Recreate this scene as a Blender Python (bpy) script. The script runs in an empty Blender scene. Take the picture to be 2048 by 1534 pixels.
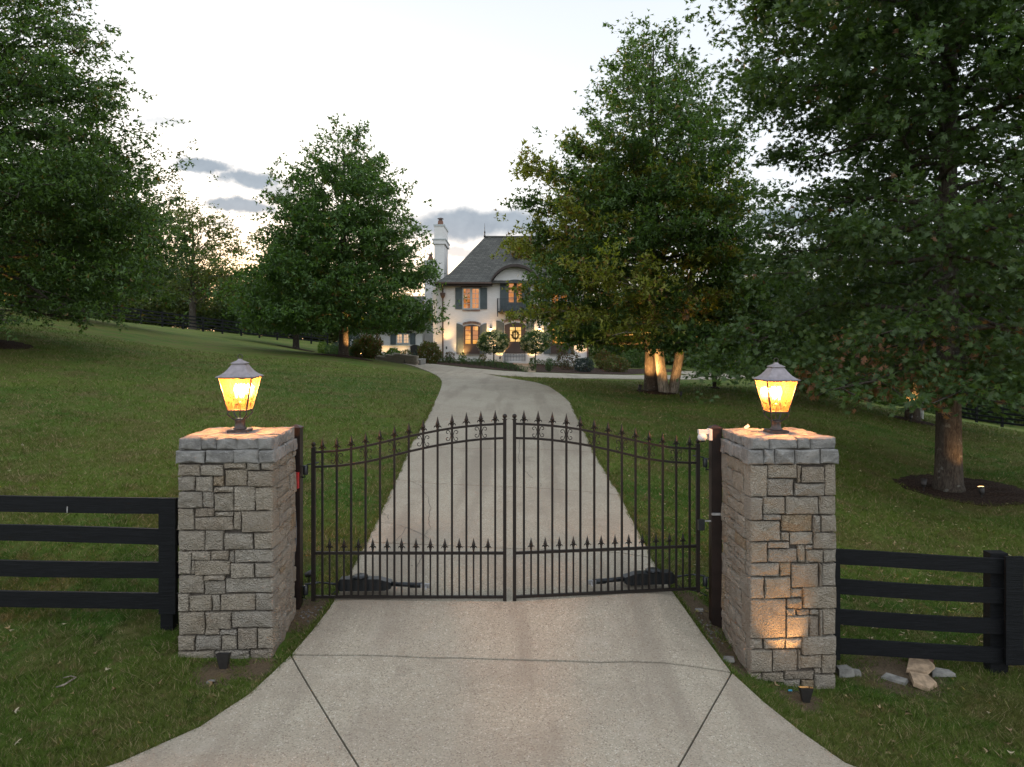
import bpy, math, random
import numpy as np
from mathutils import Vector
from mathutils.geometry import delaunay_2d_cdt

sc = bpy.context.scene
R = math.radians
# ------------------------------------------------------------------ camera
F, HY, CZ = 1450.0, 675.0, 2.62          # focal length in photo pixels, horizon row, eye height
cam_d = bpy.data.cameras.new("camera")
cam = bpy.data.objects.new("camera", cam_d)
sc.collection.objects.link(cam)
cam.location = (0, 0, CZ)
cam.rotation_euler = (R(90), 0, 0)
cam_d.sensor_width = 36
cam_d.lens = F / 2048 * 36
cam_d.shift_y = -(767 - HY) / 2048
cam_d.clip_start = 0.05
cam_d.clip_end = 3000
sc.camera = cam
sc.view_settings.view_transform = 'Standard'
sc.view_settings.look = 'None'
sc.view_settings.exposure = 1.25
sc.view_settings.gamma = 1.0
sc.view_settings.use_curve_mapping = False
sc.cycles.max_bounces = 7
sc.cycles.transparent_max_bounces = 12
sc.cycles.caustics_reflective = False
sc.cycles.caustics_refractive = False
sc.cycles.sample_clamp_indirect = 4.0

SUN_AZ = math.atan2(480 - 1024, F)       # the afterglow stands left of the house
SUN_EL = R(5.0)


class NT:
    """small node tree helper"""
    def __init__(s, tree):
        s.t = tree
        tree.nodes.clear()

    def n(s, typ, props=None, **ins):
        nd = s.t.nodes.new(typ)
        for k, v in (props or {}).items():
            setattr(nd, k, v)
        for k, v in ins.items():
            s.set(nd, k, v)
        return nd

    def set(s, nd, k, v):
        key = k
        if k[0] == '_' and k[1:].isdigit():
            key = int(k[1:])
            sock = nd.inputs[key]
        else:
            sock = nd.inputs[k.replace('_', ' ')]
        if isinstance(v, bpy.types.NodeSocket):
            s.t.links.new(v, sock)
        elif isinstance(v, bpy.types.Node):
            s.t.links.new(v.outputs[0], sock)
        else:
            try:
                sock.default_value = v
            except Exception:
                sock.default_value = tuple(v) + (1,)

    def math(s, op, a, b=None, c=None, clamp=False):
        nd = s.n('ShaderNodeMath', dict(operation=op, use_clamp=clamp))
        s.set(nd, '_0', a)
        if b is not None: s.set(nd, '_1', b)
        if c is not None: s.set(nd, '_2', c)
        return nd.outputs[0]

    def mix(s, f, a, b, blend='MIX'):
        nd = s.n('ShaderNodeMix', dict(data_type='RGBA', blend_type=blend, clamp_factor=True))
        s.set(nd, '_0', f)
        for i, v in ((6, a), (7, b)):
            if isinstance(v, (tuple, list)): v = tuple(v)[:3] + (1,)
            s.set(nd, '_%d' % i, v)
        return nd.outputs[2]

    def ramp(s, f, stops, interp='LINEAR'):
        nd = s.n('ShaderNodeValToRGB')
        cr = nd.color_ramp
        cr.interpolation = interp
        while len(cr.elements) < len(stops): cr.elements.new(0.5)
        for e, (p, c) in zip(cr.elements, stops):
            e.position = p
            e.color = (c if isinstance(c, (tuple, list)) else (c, c, c))[:3] + (1,) if isinstance(c, (tuple, list)) else (c, c, c, 1)
        s.set(nd, '_0', f)
        return nd.outputs[0]

    def noise(s, vec, scale, detail=4, rough=0.55, dist=0.0, out=0):
        nd = s.n('ShaderNodeTexNoise', None, Scale=scale, Detail=detail, Roughness=rough, Distortion=dist)
        if vec is not None: s.set(nd, 'Vector', vec)
        return nd.outputs[out]

    def sstep(s, v, a, b):
        nd = s.n('ShaderNodeMapRange', dict(interpolation_type='SMOOTHSTEP'))
        s.set(nd, '_0', v); s.set(nd, '_1', a); s.set(nd, '_2', b); s.set(nd, '_3', 0.0); s.set(nd, '_4', 1.0)
        return nd.outputs[0]


# ------------------------------------------------------------------ sky
world = bpy.data.worlds.new("World")
sc.world = world
world.use_nodes = True
N = NT(world.node_tree)
dirv = N.n('ShaderNodeTexCoord').outputs['Generated']
sep = N.n('ShaderNodeSeparateXYZ'); N.set(sep, '_0', dirv)
az = N.math('ARCTAN2', sep.outputs[0], sep.outputs[1])
el = N.math('ARCSINE', sep.outputs[2])
sky = N.n('ShaderNodeTexSky', dict(sky_type='NISHITA', sun_disc=False, sun_elevation=SUN_EL, sun_rotation=SUN_AZ % (2 * math.pi)))
nish = N.n('ShaderNodeVectorMath', dict(operation='SCALE')); N.set(nish, '_0', sky); nish.inputs['Scale'].default_value = 0.012
# thin high overcast that carries the afterglow
daz = N.math('SUBTRACT', az, SUN_AZ)
q1 = N.math('POWER', N.math('DIVIDE', N.math('ADD', daz, 0.05), 0.46), 2.0)
q2 = N.math('POWER', N.math('DIVIDE', N.math('SUBTRACT', el, 0.08), 0.23), 2.0)
glow = N.math('EXPONENT', N.math('MULTIPLY', N.math('ADD', q1, q2), -1.0))
q3 = N.math('POWER', N.math('DIVIDE', N.math('SUBTRACT', daz, 0.02), 0.34), 2.0)
q4 = N.math('POWER', N.math('DIVIDE', N.math('SUBTRACT', el, 0.04), 0.085), 2.0)
core = N.math('EXPONENT', N.math('MULTIPLY', N.math('ADD', q3, q4), -1.0))
elt = N.sstep(el, 0.0, 0.9)
base = N.mix(elt, (0.39, 0.405, 0.43), (0.315, 0.35, 0.40))
# unseen sky behind the camera, brightened to lift the faces turned towards it
rear_gain = N.math('MULTIPLY_ADD', N.math('COSINE', daz), -0.45, 1.45)
bsc = N.n('ShaderNodeVectorMath', dict(operation='SCALE')); N.set(bsc, '_0', base); N.set(bsc, 'Scale', rear_gain)
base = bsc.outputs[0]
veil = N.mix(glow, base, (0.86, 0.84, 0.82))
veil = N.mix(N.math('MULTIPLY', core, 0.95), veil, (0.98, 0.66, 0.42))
# clouds placed by compass direction and height above the horizon
comb = N.n('ShaderNodeCombineXYZ'); N.set(comb, '_0', az); N.set(comb, '_1', el)
ns1 = N.n('ShaderNodeTexNoise', None, Scale=17.0, Detail=7.0, Roughness=0.62); N.set(ns1, 'Vector', comb)
nv = N.n('ShaderNodeVectorMath', dict(operation='SUBTRACT')); N.set(nv, '_0', ns1.outputs['Color']); nv.inputs[1].default_value = (0.5, 0.5, 0.5)
nv2 = N.n('ShaderNodeVectorMath', dict(operation='MULTIPLY')); N.set(nv2, '_0', nv); nv2.inputs[1].default_value = (0.09, 0.035, 0)
pv = N.n('ShaderNodeVectorMath', dict(operation='ADD')); N.set(pv, '_0', comb); N.set(pv, '_1', nv2)
cl = 0.0
for (cx, cy, rx, ry, st) in [(333, 242, 42, 9, .6), (400, 330, 72, 17, 1), (492, 356, 62, 20, 1), (400, 374, 24, 7, .6), (485, 381, 30, 8, .6), (478, 410, 78, 15, 1),
                         (548, 380, 45, 18, .8), (446, 450, 26, 9, .7), (395, 500, 18, 5, .5), (810, 305, 16, 6, .4), (548, 322, 20, 5, .4), (930, 447, 130, 34, 1), (1010, 442, 90, 30, 1), (1120, 456, 110, 26, .9),
                         (915, 500, 34, 14, .7), (1580, 430, 90, 24, .9), (1700, 452, 120, 30, .8), (150, 420, 120, 18, .8), (700, 520, 60, 8, .3)]:
    a0 = math.atan2(cx - 1024, F); e0 = math.atan2((HY - cy) * math.cos(a0), F)
    k = F / math.cos(a0)
    sb = N.n('ShaderNodeVectorMath', dict(operation='SUBTRACT')); N.set(sb, '_0', pv); sb.inputs[1].default_value = (a0, e0, 0)
    ml = N.n('ShaderNodeVectorMath', dict(operation='MULTIPLY')); N.set(ml, '_0', sb); rx *= 1.0; ry *= 1.1; ml.inputs[1].default_value = (k / rx * math.cos(a0) ** -1 * 0.9, k / ry, 0)
    ln = N.n('ShaderNodeVectorMath', dict(operation='LENGTH')); N.set(ln, '_0', ml)
    m = N.math('MULTIPLY', N.sstep(ln.outputs['Value'], 1.3, 0.55), st)
    cl = m if cl == 0.0 else N.math('MAXIMUM', cl, m)
band = N.math('MULTIPLY', N.sstep(el, 0.03, 0.09), N.sstep(el, 0.30, 0.16))
outf = N.sstep(N.math('ABSOLUTE', az), 0.66, 0.9)
mp = N.n('ShaderNodeMapping'); N.set(mp, 'Vector', comb); mp.inputs['Scale'].default_value = (3.2, 14, 1)
gen = N.math('MULTIPLY', N.math('MULTIPLY', N.sstep(N.noise(mp, 1.0, 5), 0.5, 0.64), band), outf)
cl = N.math('MAXIMUM', cl, gen)
wisp = N.noise(comb, 30, 4)
clc = N.mix(wisp, (0.11, 0.14, 0.175), (0.24, 0.275, 0.31))
clc = N.mix(N.math('MULTIPLY', core, .5), clc, (0.55, 0.42, 0.34))
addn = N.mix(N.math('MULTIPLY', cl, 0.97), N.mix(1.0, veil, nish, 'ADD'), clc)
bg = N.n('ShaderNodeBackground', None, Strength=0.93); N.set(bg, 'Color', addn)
out = N.n('ShaderNodeOutputWorld'); N.set(out, 'Surface', bg)

# ------------------------------------------------------------------ sun (just set: weak, wide and warm)
sl = bpy.data.lights.new("sun", 'SUN')
sl.energy = 1.0; sl.angle = R(14); sl.color = (1.0, 0.72, 0.45)
so = bpy.data.objects.new("sun", sl); sc.collection.objects.link(so)
sdir = Vector((math.sin(SUN_AZ) * math.cos(SUN_EL), math.cos(SUN_AZ) * math.cos(SUN_EL), math.sin(SUN_EL)))
so.rotation_euler = (-sdir).to_track_quat('-Z', 'Y').to_euler()
so.location = (0, 0, 30)

# ------------------------------------------------------------------ helpers
COL = sc.collection
rnd = random.Random(7)
rg = np.random.default_rng(11)


def W(px, py, Z):
    return Vector(((px - 1024) / F * Z, Z, CZ - (py - HY) / F * Z))


def root_of(o):
    while o.parent: o = o.parent
    return o


def props(o, label=None, cat=None, group=None, kind=None):
    if label: o['label'] = label
    if cat: o['category'] = cat
    if group: o['group'] = group
    if kind: o['kind'] = kind
    return o


def thing(name, loc, label, cat, group=None):
    o = bpy.data.objects.new(name, None)
    COL.objects.link(o); o.location = loc
    o.empty_display_size = 0.2
    return props(o, label, cat, group)


def link_mesh(name, me, parent=None, kind=None, label=None):
    o = bpy.data.objects.new(name, me); COL.objects.link(o)
    if parent is not None: o.parent = parent
    props(o, label, None, None, kind)
    return o


def raw_mesh(name, V, Fc, mat=None, smooth=False, parent=None, kind=None, label=None, local=False):
    """V (n,3) in world coordinates; children are stored relative to their thing"""
    V = np.asarray(V, dtype=np.float64).reshape(-1, 3)
    org = np.zeros(3)
    if parent is not None and not local:
        org = np.array(root_of(parent).location)
    me = bpy.data.meshes.new(name)
    if isinstance(Fc, np.ndarray):
        n, k = Fc.shape
        me.vertices.add(len(V)); me.vertices.foreach_set('co', (V - org).astype(np.float32).ravel())
        me.loops.add(n * k); me.loops.foreach_set('vertex_index', Fc.astype(np.int32).ravel())
        me.polygons.add(n); me.polygons.foreach_set('loop_start', np.arange(0, n * k, k, dtype=np.int32))
        try: me.polygons.foreach_set('loop_total', np.full(n, k, dtype=np.int32))
        except Exception: pass
        me.update(calc_edges=True)
    else:
        me.from_pydata([tuple(v) for v in (V - org)], [], Fc)
        me.update()
    if smooth:
        me.polygons.foreach_set('use_smooth', np.ones(len(me.polygons), dtype=bool))
    if mat: me.materials.append(mat)
    return link_mesh(name, me, parent, kind, label)


class MB:
    def __init__(s): s.v = []; s.f = []

    def add(s, vs, fs):
        b = len(s.v)
        s.v += [tuple(v) for v in vs]
        s.f += [tuple(i + b for i in f) for f in fs]
        return s

    def box(s, lo, hi, ax=None):
        """axis box; ax = (origin, U, V, N) frame when given (u, v, n coords)"""
        (x0, y0, z0), (x1, y1, z1) = lo, hi
        p = [(x0, y0, z0), (x1, y0, z0), (x1, y1, z0), (x0, y1, z0), (x0, y0, z1), (x1, y0, z1), (x1, y1, z1), (x0, y1, z1)]
        if ax:
            O, U, Vv, Nn = ax
            p = [O + U * a + Vv * b + Nn * c for a, b, c in p]
        return s.add(p, [(0, 3, 2, 1), (4, 5, 6, 7), (0, 1, 5, 4), (1, 2, 6, 5), (2, 3, 7, 6), (3, 0, 4, 7)])

    def tube(s, pts, r, n=6, cap=True, ref=None):
        pts = [Vector(p) for p in pts]
        rs = r if isinstance(r, (list, tuple)) else [r] * len(pts)
        vs = []
        for i, p in enumerate(pts):
            d = (pts[min(i + 1, len(pts) - 1)] - pts[max(i - 1, 0)])
            if d.length < 1e-9: d = Vector((0, 0, 1))
            d.normalize()
            rf = ref or (Vector((0, 0, 1)) if abs(d.z) < 0.9 else Vector((0, 1, 0)))
            a = d.cross(rf)
            if a.length < 1e-6: a = d.cross(Vector((1, 0, 0)))
            a.normalize(); b = d.cross(a)
            for k in range(n):
                t = 2 * math.pi * (k + .5) / n
                vs.append(p + (a * math.cos(t) + b * math.sin(t)) * rs[i])
        fs = []
        for i in range(len(pts) - 1):
            for k in range(n):
                fs.append((i * n + k, i * n + (k + 1) % n, (i + 1) * n + (k + 1) % n, (i + 1) * n + k))
        if cap:
            fs.append(tuple(range(n - 1, -1, -1))); fs.append(tuple((len(pts) - 1) * n + k for k in range(n)))
        return s.add(vs, fs)

    def lathe(s, c, prof, n=12, rot=0.0, sq=False):
        """prof: (radius, z); sq: n=4 square section where radius is the half width"""
        c = Vector(c); vs = []; fs = []
        for r, z in prof:
            for k in range(n):
                t = 2 * math.pi * (k + (.5 if sq else 0)) / n + rot
                rr = r * (math.sqrt(2) if sq else 1)
                vs.append(c + Vector((math.cos(t) * rr, math.sin(t) * rr, z)))
        for i in range(len(prof) - 1):
            for k in range(n):
                fs.append((i * n + k, i * n + (k + 1) % n, (i + 1) * n + (k + 1) % n, (i + 1) * n + k))
        fs.append(tuple(range(n - 1, -1, -1))); fs.append(tuple((len(prof) - 1) * n + k for k in range(n)))
        return s.add(vs, fs)

    def prism(s, poly, ax, n0, n1):
        """poly: (u,v) list extruded along N of frame ax"""
        O, U, Vv, Nn = ax
        k = len(poly)
        vs = [O + U * a + Vv * b + Nn * n0 for a, b in poly] + [O + U * a + Vv * b + Nn * n1 for a, b in poly]
        fs = [tuple(range(k - 1, -1, -1)), tuple(range(k, 2 * k))] + [(i, (i + 1) % k, (i + 1) % k + k, i + k) for i in range(k)]
        return s.add(vs, fs)

    def build(s, name, mat, parent=None, smooth=False, kind=None, label=None):
        return raw_mesh(name, s.v, s.f, mat, smooth, parent, kind, label)


def XZ(y=0.0):
    return (Vector((0, y, 0)), Vector((1, 0, 0)), Vector((0, 0, 1)), Vector((0, -1, 0)))


# ------------------------------------------------------------------ materials
def new_mat(name):
    m = bpy.data.materials.new(name); m.use_nodes = True
    n = NT(m.node_tree)
    o = n.n('ShaderNodeOutputMaterial')
    return m, n, o


def pbsdf(n, o, col, rough=0.6, metal=0.0, bump=None, bstr=0.3, bdist=0.01, spec=0.5):
    p = n.n('ShaderNodeBsdfPrincipled')
    n.set(p, 'Base Color', col if not isinstance(col, tuple) else col[:3] + (1,))
    n.set(p, 'Roughness', rough); n.set(p, 'Metallic', metal)
    p.inputs['Specular IOR Level'].default_value = spec
    if bump is not None:
        b = n.n('ShaderNodeBump', None, Strength=bstr, Distance=bdist); n.set(b, 'Height', bump)
        n.set(p, 'Normal', b)
    n.set(o, 'Surface', p)
    return p


def opos(n): return n.n('ShaderNodeTexCoord').outputs['Object']
def wpos(n): return n.n('ShaderNodeNewGeometry').outputs['Position']
def orand(n): return n.n('ShaderNodeObjectInfo').outputs['Random']
def irand(n): return n.n('ShaderNodeNewGeometry').outputs['Random Per Island']


def simple(name, col, rough=0.6, metal=0.0, nscale=30, var=0.25, bstr=0.2, bdist=0.003, spec=0.5):
    m, n, o = new_mat(name)
    f = n.noise(opos(n), nscale, 5)
    c = n.mix(n.sstep(f, .3, .7), tuple(x * (1 - var) for x in col), tuple(min(1, x * (1 + var)) for x in col))
    pbsdf(n, o, c, rough, metal, f, bstr, bdist, spec)
    return m


def mapped(n, vec, scale):
    m = n.n('ShaderNodeMapping'); n.set(m, 'Vector', vec); m.inputs['Scale'].default_value = scale
    return m.outputs[0]


# ground: lawn with soil where the 'soil' attribute says so
def lawn_colour(n, fine=True):
    p = wpos(n)
    big = n.noise(p, 0.22, 4, .6); mid = n.noise(p, 1.6, 5, .65); sm = n.noise(p, 14, 4, .7)
    c = n.mix(n.sstep(big, .40, .60), (0.060, 0.128, 0.016), (0.132, 0.178, 0.028))
    c = n.mix(n.math('MULTIPLY', n.sstep(mid, .47, .62), .85), c, (0.16, 0.135, 0.05))
    c = n.mix(n.math('MULTIPLY', n.sstep(n.noise(p, 0.75, 4, .65), .50, .60), .7), c, (0.15, 0.135, 0.042))
    c = n.mix(n.math('MULTIPLY', n.sstep(sm, .5, .75), .55), c, (0.028, 0.048, 0.013))
    wv = n.math('SINE', n.math('ADD', n.math('MULTIPLY', n.n('ShaderNodeSeparateXYZ', None, _0=p).outputs[0], 1.1),
                               n.math('MULTIPLY', n.n('ShaderNodeSeparateXYZ', None, _0=p).outputs[1], 3.2)))
    c = n.mix(n.math('MULTIPLY', n.sstep(wv, -.3, .3), .38), c, (0.12, 0.175, 0.03))
    return c, sm, p


M = {}
m, n, o = new_mat('lawn_ground')
c, sm, p = lawn_colour(n)
att = n.n('ShaderNodeAttribute', dict(attribute_name='soil'))
soilc = n.mix(n.noise(p, 30, 5, .7), (0.07, 0.047, 0.030), (0.22, 0.16, 0.10))
edge = n.sstep(n.math('ADD', att.outputs['Fac'], n.math('MULTIPLY', n.math('SUBTRACT', n.noise(p, 9, 4, .7), .5), .9)), .35, .65)
c = n.mix(edge, c, soilc)
fv = n.noise(mapped(n, p, (1, 1, 1)), 55, 5, .75)
c = n.mix(n.math('MULTIPLY', n.sstep(n.noise(p, 5.5, 4, .7), .54, .66), .6), c, (0.16, 0.12, 0.055))
c = n.mix(n.math('MULTIPLY', n.sstep(fv, .52, .68), .5), c, n.mix(.5, c, (0.16, 0.17, 0.07)))
c = n.mix(n.math('MULTIPLY', n.sstep(fv, .48, .34), .6), c, (0.012, 0.017, 0.006))
pbsdf(n, o, c, .95, 0, fv, .9, .05, .15)
M['lawn'] = m

m, n, o = new_mat('grass_blades')
c, sm, p = lawn_colour(n)
c = n.mix(irand(n), n.mix(.5, c, (0.03, 0.06, 0.010)), n.mix(.45, c, (0.17, 0.22, 0.06)))
c = n.mix(n.math('MULTIPLY', n.sstep(n.noise(p, 5.5, 4, .7), .54, .66), .7), c, (0.19, 0.145, 0.065))
c = n.mix(n.math('MULTIPLY', n.sstep(n.noise(p, 3.3, 4, .7), .42, .30), .6), c, (0.022, 0.045, 0.012))
c = n.mix(n.math('GREATER_THAN', n.math('FRACT', n.math('MULTIPLY', irand(n), 31.7)), .89), c, (0.34, 0.28, 0.15))
d = n.n('ShaderNodeBsdfDiffuse'); n.set(d, 'Color', c)
t = n.n('ShaderNodeBsdfTranslucent'); n.set(t, 'Color', c)
mx = n.n('ShaderNodeMixShader'); n.set(mx, '_0', .35); n.set(mx, '_1', d); n.set(mx, '_2', t); n.set(o, 'Surface', mx)
M['blade'] = m


def leaf_mat(name, dark, light, odd, oddp=.04, gl=.35):
    m, n, o = new_mat(name)
    r = irand(n); p = wpos(n)
    c = n.mix(n.math('ADD', n.math('MULTIPLY', r, .6), n.math('MULTIPLY', n.noise(p, .9, 3), .5)), dark, light)
    c = n.mix(n.math('LESS_THAN', n.math('FRACT', n.math('MULTIPLY', r, 57.31)), oddp), c, odd)
    b = n.n('ShaderNodeBsdfPrincipled'); n.set(b, 'Base Color', c); b.inputs['Roughness'].default_value = .42
    b.inputs['Specular IOR Level'].default_value = gl
    t = n.n('ShaderNodeBsdfTranslucent')
    n.set(t, 'Color', n.mix(1.0, c, (1.7, 1.9, .6), 'MULTIPLY'))
    mx = n.n('ShaderNodeMixShader'); n.set(mx, '_0', .38); n.set(mx, '_1', b); n.set(mx, '_2', t)
    n.set(o, 'Surface', mx)
    return m


M['leaf_oak'] = leaf_mat('leaf_oak', (0.038, 0.080, 0.022), (0.11, 0.175, 0.052), (0.16, 0.11, 0.04), .025)
M['leaf_oak_dark'] = leaf_mat('leaf_oak_dark', (0.032, 0.064, 0.022), (0.095, 0.145, 0.050), (0.17, 0.09, 0.05), .008, .3)
M['leaf_maple'] = leaf_mat('leaf_maple', (0.042, 0.090, 0.026), (0.115, 0.19, 0.056), (0.15, 0.12, 0.03), .02)
M['leaf_sycamore'] = leaf_mat('leaf_sycamore', (0.13, 0.16, 0.026), (0.27, 0.27, 0.055), (0.22, 0.13, 0.04), .10)
M['leaf_russet'] = leaf_mat('leaf_russet', (0.17, 0.075, 0.045), (0.36, 0.19, 0.11), (0.06, 0.08, 0.03), .3)
M['leaf_wood'] = leaf_mat('leaf_wood', (0.055, 0.078, 0.022), (0.14, 0.165, 0.045), (0.16, 0.10, 0.03), .05)
M['leaf_bush'] = leaf_mat('leaf_bush', (0.040, 0.055, 0.015), (0.12, 0.12, 0.035), (0.17, 0.06, 0.035), .15)
M['leaf_red'] = leaf_mat('leaf_red', (0.045, 0.030, 0.020), (0.14, 0.085, 0.05), (0.06, 0.08, 0.03), .3)
M['leaf_box'] = leaf_mat('leaf_box', (0.016, 0.040, 0.012), (0.05, 0.10, 0.024), (0.08, 0.12, 0.03), .05)
M['leaf_lime'] = leaf_mat('leaf_lime', (0.05, 0.085, 0.015), (0.13, 0.20, 0.035), (0.15, 0.2, 0.05), .05)
M['leaf_blue'] = leaf_mat('leaf_blue', (0.020, 0.032, 0.035), (0.07, 0.09, 0.095), (0.08, 0.1, 0.1), .05)
M['petal'] = leaf_mat('petal', (0.34, 0.30, 0.21), (0.60, 0.55, 0.41), (0.35, 0.30, 0.15), .2)
M['dry_leaf'] = leaf_mat('dry_leaf', (0.16, 0.09, 0.045), (0.42, 0.31, 0.18), (0.5, 0.42, 0.3), .3)


def bark(name, a, b, sc_=1.0):
    m, n, o = new_mat(name)
    p = mapped(n, opos(n), (6 * sc_, 6 * sc_, 1.3 * sc_))
    f = n.noise(p, 5, 6, .7, 1.2)
    c = n.mix(n.sstep(f, .35, .65), a, b)
    c = n.mix(n.math('MULTIPLY', n.sstep(n.noise(opos(n), 7, 3), .62, .7), .5), c, (0.23, 0.24, 0.21))
    pbsdf(n, o, c, .9, 0, f, .9, .03, .2)
    return m


M['bark'] = bark('bark', (0.035, 0.027, 0.021), (0.10, 0.085, 0.068))
M['bark_pale'] = bark('bark_pale', (0.12, 0.10, 0.075), (0.36, 0.31, 0.24), .7)
M['bark_birch'] = bark('bark_birch', (0.30, 0.30, 0.28), (0.60, 0.59, 0.55), .7)

# exposed-aggregate concrete
m, n, o = new_mat('concrete')
p = wpos(n)
v = n.n('ShaderNodeTexVoronoi', None, Scale=115.0); n.set(v, 'Vector', p)
vr = n.n('ShaderNodeSeparateColor'); n.set(vr, '_0', v.outputs['Color'])
c = n.mix(vr.outputs[0], (0.285, 0.25, 0.185), (0.40, 0.355, 0.27))
c = n.mix(n.math('MULTIPLY', n.sstep(vr.outputs[1], .93, .97), .6), c, (0.62, 0.57, 0.48))
c = n.mix(n.math('MULTIPLY', n.sstep(vr.outputs[2], .86, .9), .7), c, (0.16, 0.125, 0.09))
c = n.mix(n.math('MULTIPLY', n.sstep(n.noise(p, .8, 5, .6), .38, .66), .38), c, (0.23, 0.185, 0.14))
c = n.mix(n.math('MULTIPLY', n.sstep(n.noise(p, 3.1, 4, .6), .55, .72), .25), c, (0.42, 0.37, 0.30))
c = n.mix(n.math('MULTIPLY', n.sstep(n.noise(mapped(n, p, (1.9, .22, 1)), 1.0, 4, .6), .47, .66), .5), c, (0.20, 0.165, 0.125))
c = n.mix(n.math('MULTIPLY', n.sstep(n.noise(p, 1.7, 6, .7, .8), .58, .68), .35), c, (0.17, 0.145, 0.11))
sd = n.n('ShaderNodeTexVoronoi', None, Scale=2.3); n.set(sd, 'Vector', p)
c = n.mix(n.math('MULTIPLY', n.sstep(sd.outputs['Distance'], .05, .02), .5), c, (0.08, 0.05, 0.035))
pbsdf(n, o, c, .88, 0, v.outputs['Distance'], .5, .004, .3)
M['concrete'] = m
M['joint'] = simple('joint_dirt', (0.03, 0.024, 0.018), .95)
M['crack'] = simple('crack_dirt', (0.075, 0.062, 0.05), .95)
M['flag'] = simple('flagstone', (0.30, 0.21, 0.13), .9, nscale=14, var=.35, bstr=.5, bdist=.01)
M['flag_red'] = simple('flagstone_red', (0.13, 0.065, 0.05), .9, nscale=14, var=.35, bstr=.5, bdist=.01)
M['flag_grey'] = simple('flagstone_grey', (0.19, 0.178, 0.155), .9, nscale=14, var=.35, bstr=.5, bdist=.01)

# grey limestone, one tone per stone
m, n, o = new_mat('limestone')
r = orand(n); p = wpos(n)
a = n.ramp(r, [(0, (0.41, 0.325, 0.235)), (.2, (0.56, 0.465, 0.345)), (.4, (0.45, 0.39, 0.31)), (.6, (0.60, 0.51, 0.39)), (.8, (0.48, 0.385, 0.27)), (.94, (0.53, 0.465, 0.37)), (.975, (0.46, 0.33, 0.19)), (1, (0.46, 0.33, 0.19))])
f = n.noise(p, 11, 8, .68, .5)
f2 = n.noise(mapped(n, p, (1, 1, 2.2)), 34, 6, .75, .9)
c = n.mix(n.sstep(f, .32, .7), n.mix(.2, a, (0.16, 0.135, 0.11)), n.mix(.25, a, (0.50, 0.48, 0.44)))
c = n.mix(n.math('MULTIPLY', n.sstep(f2, .58, .68), .55), c, (0.48, 0.48, 0.46))
c = n.mix(n.math('MULTIPLY', n.sstep(f2, .42, .30), .4), c, (0.10, 0.085, 0.07))
c = n.mix(n.math('MULTIPLY', n.sstep(n.noise(p, 5, 3, .6), .58, .75), .35), c, (0.27, 0.17, 0.10))
vv = n.n('ShaderNodeTexVoronoi', dict(feature='F1'), Scale=19.0); n.set(vv, 'Vector', n.n('ShaderNodeVectorMath', dict(operation='ADD'), _0=p, _1=n.noise(p, 8, 3, out=1)).outputs[0])
c = n.mix(n.math('MULTIPLY', n.sstep(vv.outputs['Distance'], .28, .05), .3), c, (0.56, 0.53, 0.47))
c = n.mix(n.math('MULTIPLY', n.sstep(n.noise(p, 21, 6, .8, 1.2), .60, .66), .25), c, (0.075, 0.062, 0.05))
h = n.math('ADD', n.math('ADD', f, n.math('MULTIPLY', f2, .5)), n.math('MULTIPLY', vv.outputs['Distance'], .7))
pbsdf(n, o, c, .88, 0, h, 1.0, .07, .25)
M['stone'] = m
m, n, o = new_mat('limestone_cap')
p = wpos(n)
f = n.noise(p, 9, 8, .68, .5); f2 = n.noise(mapped(n, p, (1, 1, 2)), 30, 6, .75, .8)
c = n.mix(n.sstep(f, .3, .7), (0.15, 0.143, 0.132), (0.30, 0.285, 0.26))
c = n.mix(n.math('MULTIPLY', n.sstep(f2, .56, .66), .5), c, (0.44, 0.43, 0.41))
c = n.mix(n.math('MULTIPLY', n.sstep(f2, .42, .3), .6), c, (0.06, 0.056, 0.052))
pbsdf(n, o, c, .88, 0, n.math('ADD', f, n.math('MULTIPLY', f2, .5)), .9, .03, .25)
M['stone_cap'] = m
M['mortar'] = simple('mortar', (0.075, 0.062, 0.05), .95, nscale=60, bstr=.6, bdist=.01)

M['gate'] = simple('bronze_black_metal', (0.012, 0.0085, 0.0065), .5, .0, nscale=60, var=.3, spec=.3)
M['gate_pale'] = simple('bright_scratched_metal', (0.35, 0.34, 0.33), .5, .3)
M['post'] = simple('brown_black_metal', (0.016, 0.009, 0.007), .45, 0, nscale=8, var=.3, spec=.35)
M['blackplastic'] = simple('black_plastic', (0.012, 0.014, 0.016), .38, spec=.5)
M['white'] = simple('white_plastic', (0.62, 0.60, 0.57), .45, var=.05)
M['red'] = simple('red_paint', (0.33, 0.016, 0.018), .5, var=.12)
M['lettering'] = simple('white_lettering', (0.6, 0.58, 0.56), .6, var=.05)
M['conduit'] = simple('grey_conduit', (0.11, 0.115, 0.12), .5)
M['paper'] = simple('white_card', (0.6, 0.6, 0.6), .7, var=.05)
M['cyan'] = simple('cyan_plastic', (0.03, 0.25, 0.40), .5)
M['fixture'] = simple('dark_fixture', (0.022, 0.019, 0.017), .55)
m, n, o = new_mat('black_board')
p = mapped(n, opos(n), (1.2, 1.2, 22))
f = n.noise(p, 5, 6, .7, .6)
c = n.mix(n.sstep(f, .4, .75), (0.003, 0.0034, 0.0042), (0.010, 0.011, 0.013))
c = n.mix(n.math('MULTIPLY', n.sstep(n.noise(mapped(n, opos(n), (1, 1, 5)), 11, 6, .85), .62, .70), .35), c, (0.055, 0.057, 0.06))
pbsdf(n, o, c, .6, 0, f, .7, .006, .22)
M['board'] = m
M['lantern_roof'] = simple('lantern_patina', (0.27, 0.235, 0.24), .5, .35, nscale=25, var=.15)
M['lantern'] = simple('lantern_bronze', (0.075, 0.058, 0.052), .42, .55, nscale=40, var=.2)
m, n, o = new_mat('amber_glass')
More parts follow.
